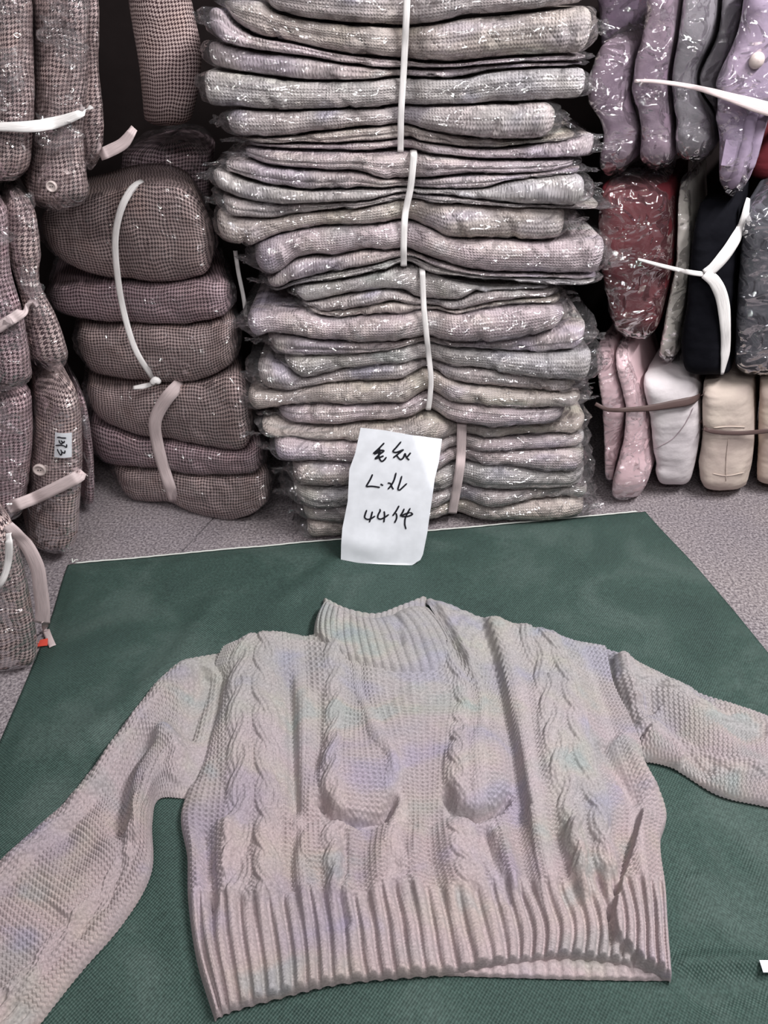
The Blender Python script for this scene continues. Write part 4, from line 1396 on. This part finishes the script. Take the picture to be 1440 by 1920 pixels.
def macro(px, py):
    h = np.zeros(px.shape)
    for pts, a, soft, dec, sg in FOLDS_STEP:
        d, s, t = polydist(px, py, pts)
        sd_ = d * s * -sg
        fade = sstep(0, 0.10, t) * sstep(0, 0.06, 1 - t) if a < 0.016 else sstep(0, 0.08, t)
        h = h + a * sstep(-soft, soft, sd_) * np.exp(-np.maximum(sd_, 0) / dec) * fade
        h = h - 0.35 * a * np.exp(-((sd_ + soft * 1.6) / (soft * 2.0)) ** 2) * fade
    for pts, a, w in FOLDS_LINE:
        d, s, t = polydist(px, py, pts)
        h = h + 1.5 * a * np.exp(-(d / w) ** 2) * sstep(0, 0.12, t) * sstep(0, 0.12, 1 - t)
    for cx_, cy_, rx, ry, a in DOMES:
        q_ = 1 - ((px - cx_) / rx) ** 2 - ((py - cy_) / ry) ** 2
        h = h + 1.4 * a * np.clip(q_, 0, 1) ** 0.7
    p = np.stack([px / 70.0, py / 90.0, px * 0], -1)
    h = h + 0.007 * fbm(p, 611, 3)
    return h


def knit_patch(ctrl, us, vs, n_st, n_row, dens, zmap):
    ctrl = np.asarray(ctrl, float)
    u = np.linspace(us[0], us[-1], int(n_st * dens))
    v = np.linspace(vs[0], vs[-1], int(n_row * dens))
    Wu, Wv = imat(us, u), imat(vs, v)
    px = Wv @ ctrl[:, :, 0] @ Wu.T
    py = Wv @ ctrl[:, :, 1] @ Wu.T
    XYZ = G(px, py, zmap)
    U, VV = np.meshgrid(u, v)
    return px, py, XYZ, U, VV


def finish_patch(XYZ, h, flip=True):
    P = XYZ.copy()
    P[..., 2] = tarp_h(P[..., 0], P[..., 1]) + h
    n, m = h.shape
    q = grid_quads(n, m)
    return P.reshape(-1, 3), (q[:, ::-1] if flip else q)


SW = thing('cable_knit_sweater', [0.02, 0.72, 0.008], 'pastel space-dyed cable-knit sweater laid out flat on the green sheet', 'sweater')
BODY = [
    [(425, 1216), (450, 1207), (528, 1190), (596, 1200), (648, 1222), (700, 1238), (775, 1242), (826, 1236), (836, 1205), (800, 1124), (903, 1160), (950, 1175), (1040, 1198), (1130, 1216)],
    [(405, 1262), (428, 1262), (532, 1262), (604, 1290), (655, 1300), (705, 1312), (780, 1322), (845, 1320), (882, 1310), (905, 1288), (940, 1282), (985, 1270), (1075, 1272), (1145, 1290)],
    [(398, 1340), (424, 1340), (532, 1345), (604, 1370), (650, 1375), (722, 1380), (785, 1385), (838, 1383), (880, 1378), (920, 1370), (956, 1365), (1000, 1350), (1095, 1345), (1172, 1350)],
    [(370, 1440), (425, 1440), (535, 1440), (598, 1455), (648, 1455), (740, 1460), (788, 1465), (832, 1462), (878, 1460), (930, 1455), (968, 1450), (1010, 1435), (1112, 1430), (1204, 1422)],
    [(338, 1525), (420, 1535), (535, 1540), (595, 1545), (660, 1545), (745, 1540), (790, 1540), (830, 1540), (890, 1545), (940, 1540), (978, 1535), (1030, 1530), (1140, 1525), (1250, 1520)],
    [(350, 1605), (415, 1612), (535, 1615), (598, 1615), (655, 1610), (740, 1605), (790, 1605), (835, 1605), (900, 1605), (955, 1605), (995, 1600), (1045, 1595), (1145, 1592), (1238, 1585)],
    [(352, 1690), (418, 1695), (540, 1690), (605, 1685), (660, 1680), (745, 1675), (800, 1672), (850, 1670), (915, 1668), (970, 1668), (1010, 1665), (1060, 1660), (1160, 1660), (1246, 1660)],
    [(368, 1800), (425, 1795), (550, 1780), (615, 1770), (675, 1765), (765, 1755), (820, 1752), (870, 1750), (935, 1748), (990, 1743), (1030, 1740), (1080, 1738), (1178, 1742), (1252, 1755)],
    [(402, 1912), (440, 1895), (560, 1862), (625, 1848), (690, 1840), (775, 1834), (830, 1830), (880, 1824), (940, 1814), (990, 1807), (1030, 1803), (1080, 1802), (1180, 1815), (1258, 1842)],
]
# stitch position of each guide column, row position of each guide row
CS = np.array([0, 7, 19, 26, 31.5, 40, 45, 49.5, 54.5, 60, 64.5, 69.5, 80.5, 91], float)
RS = np.array([0, 9, 19, 30, 41, 50, 59, 70, 82], float)
px, py, XYZ, S_, R_ = knit_patch(BODY, CS, RS, 91, 82, 6.5, 0.016)
rib_f = sstep(57.5, 60.5, R_ + 1.2 * np.sin(S_ * 0.35))
base_st = st_purl(S_, R_)
cab = np.zeros_like(S_)
msk = np.zeros_like(S_)
for (s0, w, per, ph, sg, H) in ((10.2, 5.8, 7.6, 0.0, 1, 0.0064), (15.8, 5.8, 7.6, np.pi, -1, 0.0064),      # left double cable
                                (28.8, 4.6, 6.0, 0.4, 1, 0.0055), (52.0, 4.6, 6.0, 1.2, -1, 0.0055),         # narrow ropes
                                (72.3, 5.4, 7.6, 0.6, 1, 0.0066), (77.7, 5.4, 7.6, 0.6 + np.pi, -1, 0.0066)):
    a, mk = rope(S_, R_, s0, w, per, ph, sg, H)
    cab = np.maximum(cab, a)
    msk = np.maximum(msk, mk)
# strands wandering between the panels
for (f, w, H) in ((lambda r: 33.5 + 6.5 * np.clip((r - 2) / 26, 0, 1) + 0.6 * np.sin(r * 0.5), 1.7, 0.0055),
                  (lambda r: 59 - 3.0 * np.clip((r - 2) / 30, 0, 1) + 0.5 * np.sin(r * 0.45), 1.5, 0.0045),
                  (lambda r: 22.0 + 0 * r, 1.3, 0.0035), (lambda r: 66.6 + 0 * r, 1.4, 0.0035), (lambda r: 85 + 0 * r, 1.2, 0.002)):
    x = (S_ - f(R_)) / w
    cab = np.maximum(cab, H * np.clip(1 - x * x, 0, 1) ** 0.6)
    msk = np.maximum(msk, np.clip((1 - np.abs(x)) * 4, 0, 1))
stitch = base_st * (1 - msk) + st_knit(S_ * 1.25, R_) * msk * 0.45
per = 2.62
rx = ((S_ + 0.25 * np.sin(R_ * 0.21 + S_ * 0.12)) / per) % 1.0
ribh = np.clip(1 - np.abs((rx - 0.5) / 0.40) ** 3.0, 0, 1)
rib = 0.0088 * ribh + 0.0018 * st_knit(S_ * 2 / per + 0.5, R_) * ribh + 0.0010 * st_purl(S_, R_) * (1 - ribh)
micro = (0.0052 * stitch + cab) * (1 - rib_f) + rib * rib_f
mac = macro(px, py)
for (sc, sw, sa) in ((13, 5.5, 0.007), (29, 2.8, 0.006), (39.5, 2.2, 0.003), (52, 3.0, 0.006), (75, 5.5, 0.008), (67, 1.8, 0.004), (22.5, 2.2, -0.006), (34.5, 2.0, -0.003), (46.5, 2.6, -0.003), (85.5, 3.5, -0.005)):
    mac = mac + sa * np.exp(-((S_ - sc) / sw) ** 2) * (1 - 0.8 * rib_f)
gath = sstep(38, 48, R_) * (1 - sstep(58, 68, R_))
mac = mac + gath * 0.0065 * np.sin(TAU * S_ / 7.0 + 2.2 * fbm(np.stack([S_ * 0.08, R_ * 0.05, S_ * 0], -1), 640, 2))
lx = (S_ - 0) * 0.0068
rxm = (91 - S_) * 0.0068
open_l = 0.75 * sstep(10, 22, R_) + 0.25 * sstep(31, 38, R_)
open_r = sstep(27, 33, R_)


def edge_round(d, rho):
    return np.sqrt(np.clip(1 - (1 - np.clip(d / rho, 0, 1)) ** 2, 0, 1))


eL = 1 - open_l * (1 - edge_round(lx, 0.030))
eR = 1 - open_r * (1 - edge_round(rxm, 0.026))
sideL = (S_ < 1e-9) * 0
eT = edge_round((R_ - 0) * 0.008 + 0.0005, 0.022)
neck = sstep(23, 27, S_) * (1 - sstep(57, 59.5, S_))
eT = eT * (1 - neck) + neck
eB = edge_round((82 - R_) * 0.007 + 0.0002, 0.009)
thick = 0.027 - 0.007 * rib_f
h = (thick + mac) * eL * eR * eT * eB + micro * np.minimum(np.minimum(eL, eR), np.minimum(eT, eB)) ** 0.5 + 0.0006
hem = np.exp(-((82 - R_) / 1.3) ** 2)
h = h + 0.0015 * hem * (eB > 0.5)
v, q = finish_patch(XYZ, np.maximum(h, 0.0006))
o = part('body', SW, v, q, M_KNIT)

# back panel below, its hem showing under the front hem
BP = [[(430, 1250), (620, 1250), (790, 1280), (960, 1230), (1120, 1240)], [(390, 1420), (600, 1420), (790, 1420), (960, 1420), (1190, 1400)],
      [(365, 1600), (600, 1600), (790, 1600), (960, 1600), (1225, 1590)], [(385, 1780), (600, 1770), (800, 1765), (960, 1765), (1240, 1760)],
      [(412, 1898), (600, 1845), (800, 1836), (960, 1840), (1254, 1845)]]
px, py, XYZ, S2, R2 = knit_patch(BP, np.array([0, 22, 45, 62, 91.0]), np.array([0, 20, 45, 68, 82.0]), 91, 82, 3.0, 0.004)
rx = (S2 / per) % 1.0
ribh = np.clip(1 - np.abs((rx - 0.5) / 0.40) ** 3.0, 0, 1)
h = 0.004 + (0.0040 * ribh + 0.004) * sstep(60, 66, R2)
h = h * edge_round((82 - R2) * 0.007 + 0.0003, 0.006) * edge_round(S2 * 0.0068 + 0.0003, 0.012) * edge_round((91 - S2) * 0.0068 + 0.0003, 0.012) + 0.0004
v, q = finish_patch(XYZ, h)
part('back_panel', SW, v, q, M_KNIT)

# left sleeve
SL = [
    [(446, 1212), (424, 1265), (414, 1335), (391, 1420), (352, 1494)],
    [(330, 1254), (332, 1310), (326, 1375), (315, 1440), (298, 1498)],
    [(238, 1356), (252, 1405), (262, 1455), (272, 1510), (286, 1545)],
    [(140, 1488), (180, 1530), (215, 1570), (250, 1605), (284, 1640)],
    [(38, 1582), (90, 1625), (140, 1665), (185, 1705), (228, 1735)],
    [(-60, 1680), (-10, 1720), (40, 1765), (95, 1805), (140, 1838)],
    [(-150, 1790), (-100, 1830), (-50, 1870), (5, 1910), (52, 1945)],
    [(-215, 1870), (-170, 1905), (-125, 1940), (-75, 1980), (-30, 2010)],
]
SLF_L = [([(394, 1262), (380, 1300), (364, 1345), (346, 1400)], -0.018, 18), ([(375, 1250), (340, 1290), (280, 1370), (180, 1500)], 0.006, 20),
         ([(345, 1310), (280, 1400), (200, 1500), (100, 1610)], -0.006, 20), ([(300, 1390), (255, 1450), (235, 1500), (232, 1560), (243, 1595)], -0.011, 20),
         ([(330, 1370), (290, 1430), (262, 1490), (262, 1560), (258, 1610)], 0.012, 20), ([(230, 1590), (170, 1660), (120, 1740)], 0.006, 22),
         ([(250, 1620), (200, 1700), (140, 1780)], -0.007, 14), ([(330, 1400), (345, 1440), (330, 1480)], 0.008, 18)]
SLF_R = [([(1135, 1222), (1142, 1290), (1172, 1345), (1195, 1380)], -0.010, 8), ([(1160, 1240), (1166, 1290), (1195, 1340)], 0.009, 16),
         ([(1195, 1330), (1235, 1350), (1290, 1420), (1340, 1470)], -0.008, 18), ([(1230, 1290), (1300, 1360), (1380, 1440), (1440, 1480)], 0.008, 22),
         ([(1200, 1390), (1230, 1420), (1280, 1440)], 0.008, 20), ([(1290, 1300), (1360, 1350), (1440, 1390)], -0.006, 12),
         ([(1180, 1310), (1210, 1320), (1230, 1345)], -0.006, 14)]
SRT = [
    [(1118, 1210), (1128, 1262), (1148, 1318), (1174, 1375), (1194, 1424)],
    [(1230, 1262), (1235, 1305), (1245, 1350), (1255, 1395), (1265, 1442)],
    [(1330, 1308), (1333, 1355), (1338, 1405), (1343, 1450), (1348, 1492)],
    [(1440, 1346), (1440, 1390), (1440, 1435), (1440, 1475), (1440, 1513)],
    [(1560, 1392), (1555, 1430), (1550, 1470), (1545, 1505), (1540, 1537)],
    [(1680, 1440), (1670, 1475), (1660, 1505), (1650, 1535), (1640, 1560)],
]
for ctrl, us, vs, nst, nrow, FL_, cables, seed in (
        (SL, np.array([0, 8, 16, 24, 31.0]), np.array([0, 11, 24, 38, 51, 63, 75, 84.0]), 31, 84, SLF_L, ((4.6, 5.5, 8.0, 0.0, 1, 0.0060), (24.5, 5.0, 8.5, 0.5, -1, 0.0060)), 700),
        (SRT, np.array([0, 7, 14, 21, 27.0]), np.array([0, 11, 22, 34, 46, 58.0]), 27, 58, SLF_R, ((6.0, 5.0, 6.0, 0.8, 1, 0.0060), (20.5, 4.5, 6.5, 0.2, -1, 0.0050)), 720)):
    px, py, XYZ, S3, R3 = knit_patch(ctrl, us, vs, nst, nrow, 6.5, 0.014)
    W_ = us[-1]
    E_ = vs[-1]
    cab = np.zeros_like(S3)
    msk = np.zeros_like(S3)
    for (s0, w, per_, ph, sg, H) in cables:
        a, mk = rope(S3, R3, s0, w, per_, ph, sg, H)
        cab = np.maximum(cab, a)
        msk = np.maximum(msk, mk)
    stitch = st_purl(S3, R3) * (1 - msk) + 0.8 * st_knit(S3 * 1.25, R3) * msk
    cuff = sstep(E_ - 13, E_ - 11, R3)
    rx = (S3 / 2.6) % 1.0
    ribh = np.clip(1 - np.abs((rx - 0.5) / 0.40) ** 3.0, 0, 1)
    micro = (0.0052 * stitch + cab) * (1 - cuff) + (0.006 * ribh + 0.001 * st_knit(S3, R3)) * cuff
    mac = np.zeros_like(S3)
    for pts, a, w in FL_:
        d, s, t = polydist(px, py, pts)
        mac = mac + a * np.exp(-(d / w) ** 2) * sstep(0, 0.12, t) * sstep(0, 0.12, 1 - t)
    mac = 1.9 * mac + 0.009 * fbm(np.stack([px / 60, py / 60, px * 0], -1), seed, 3)
    e1 = edge_round(S3 * 0.0072 + 0.0003, 0.032) * edge_round((W_ - S3) * 0.0072 + 0.0003, 0.032)
    e2 = edge_round((E_ - R3) * 0.007 + 0.0003, 0.010)
    e0 = (0.35 + 0.65 * sstep(0, 9, R3)) if seed == 700 else (0.6 + 0.4 * sstep(0, 5, R3))
    h = (0.026 + mac) * e1 * e2 * e0 + micro * np.sqrt(e1 * e2) * e0 + 0.0006
    v, q = finish_patch(XYZ, np.maximum(h, 0.0006))
    part('sleeve', SW, v, q, M_KNIT)

# collar
CO = [
    [(588, 1200), (640, 1244), (700, 1264), (760, 1272), (812, 1272), (850, 1268), (876, 1272)],
    [(588, 1178), (632, 1212), (692, 1234), (748, 1240), (800, 1236), (836, 1226), (856, 1228)],
    [(594, 1155), (630, 1180), (684, 1200), (735, 1200), (782, 1190), (812, 1178), (832, 1182)],
    [(610, 1128), (636, 1146), (676, 1163), (714, 1161), (748, 1148), (776, 1142), (802, 1140)],
]
px, py, XYZ, S4, R4 = knit_patch(CO, np.array([0, 7, 14, 20, 25, 29, 32.0]), np.array([0, 5, 10, 15.0]), 32, 15, 8.0, 0.026)
rx = (S4 / 1.75) % 1.0
ribh = np.clip(1 - np.abs((rx - 0.5) / 0.42) ** 2.5, 0, 1)
e = edge_round(S4 * 0.0068 + 0.0003, 0.020) * edge_round((32 - S4) * 0.0068 + 0.0003, 0.012) * edge_round((15 - R4) * 0.008 + 0.0003, 0.016)
fine = np.clip((15 - R4) / 2.0, 0.4, 1)
seam_in = sstep(-0.2, 2.4, R4)
fold = np.zeros_like(S4)
for pts, a, w in (([(735, 1150), (745, 1180), (752, 1215)], -0.006, 8), ([(640, 1150), (625, 1180), (615, 1200)], 0.006, 16), ([(770, 1150), (790, 1190), (815, 1235)], 0.004, 16),
                  ([(680, 1170), (690, 1210), (700, 1240)], 0.003, 20)):
    d, s, t = polydist(px, py, pts)
    fold += a * np.exp(-(d / w) ** 2)
h = (0.020 + 0.016 * seam_in + fold) * (0.25 + 0.75 * e) * np.clip(e * 3, 0.05, 1) + (0.0030 * ribh + 0.0009 * st_knit(S4, R4)) * fine * e
v, q = finish_patch(XYZ, np.maximum(h, 0.001))
part('collar', SW, v, q, M_KNIT)
CB = [
    [(606, 1150), (650, 1168), (700, 1180), (750, 1170), (800, 1150)],
    [(606, 1124), (650, 1146), (706, 1156), (752, 1138), (800, 1119)],
]
px, py, XYZ, S5, R5 = knit_patch(CB, np.array([0, 8, 16, 24, 32.0]), np.array([0, 5.0]), 32, 5, 8.0, 0.012)
rx = (S5 / 1.75) % 1.0
h = (0.014 + 0.002 * np.clip(1 - np.abs((rx - 0.5) / 0.42) ** 2.5, 0, 1)) * edge_round((5 - R5) * 0.008 + 0.0003, 0.008) * edge_round(S5 * 0.007 + 0.0003, 0.01) * edge_round((32 - S5) * 0.007 + 0.0003, 0.01) + 0.0008
v, q = finish_patch(XYZ, h)
part('collar_back', SW, v, q, M_KNIT)

# small white tag lying at the edge of the sheet
c = G(1436, 1819, 0.011)
c[2] = max(float(tarp_h(np.array([c[0] + a]), np.array([c[1] + b]))[0]) for a in (-0.008, 0.0, 0.014) for b in (-0.006, 0.0, 0.007)) + 0.001
P = np.array([c + np.array(d) for d in ((-0.008, -0.006, 0), (0.014, -0.006, 0), (0.014, 0.007, 0.002), (-0.008, 0.007, 0.002))])
P = np.concatenate([P, P + np.array([0, 0, 0.0012])])
o = link('paper_tag', raw_mesh('paper_tag', P - c, tq, M_PAPER, None, False), None, [float(x) for x in c])
tag(o, 'small white paper tag on a fold of the green sheet', 'tag')
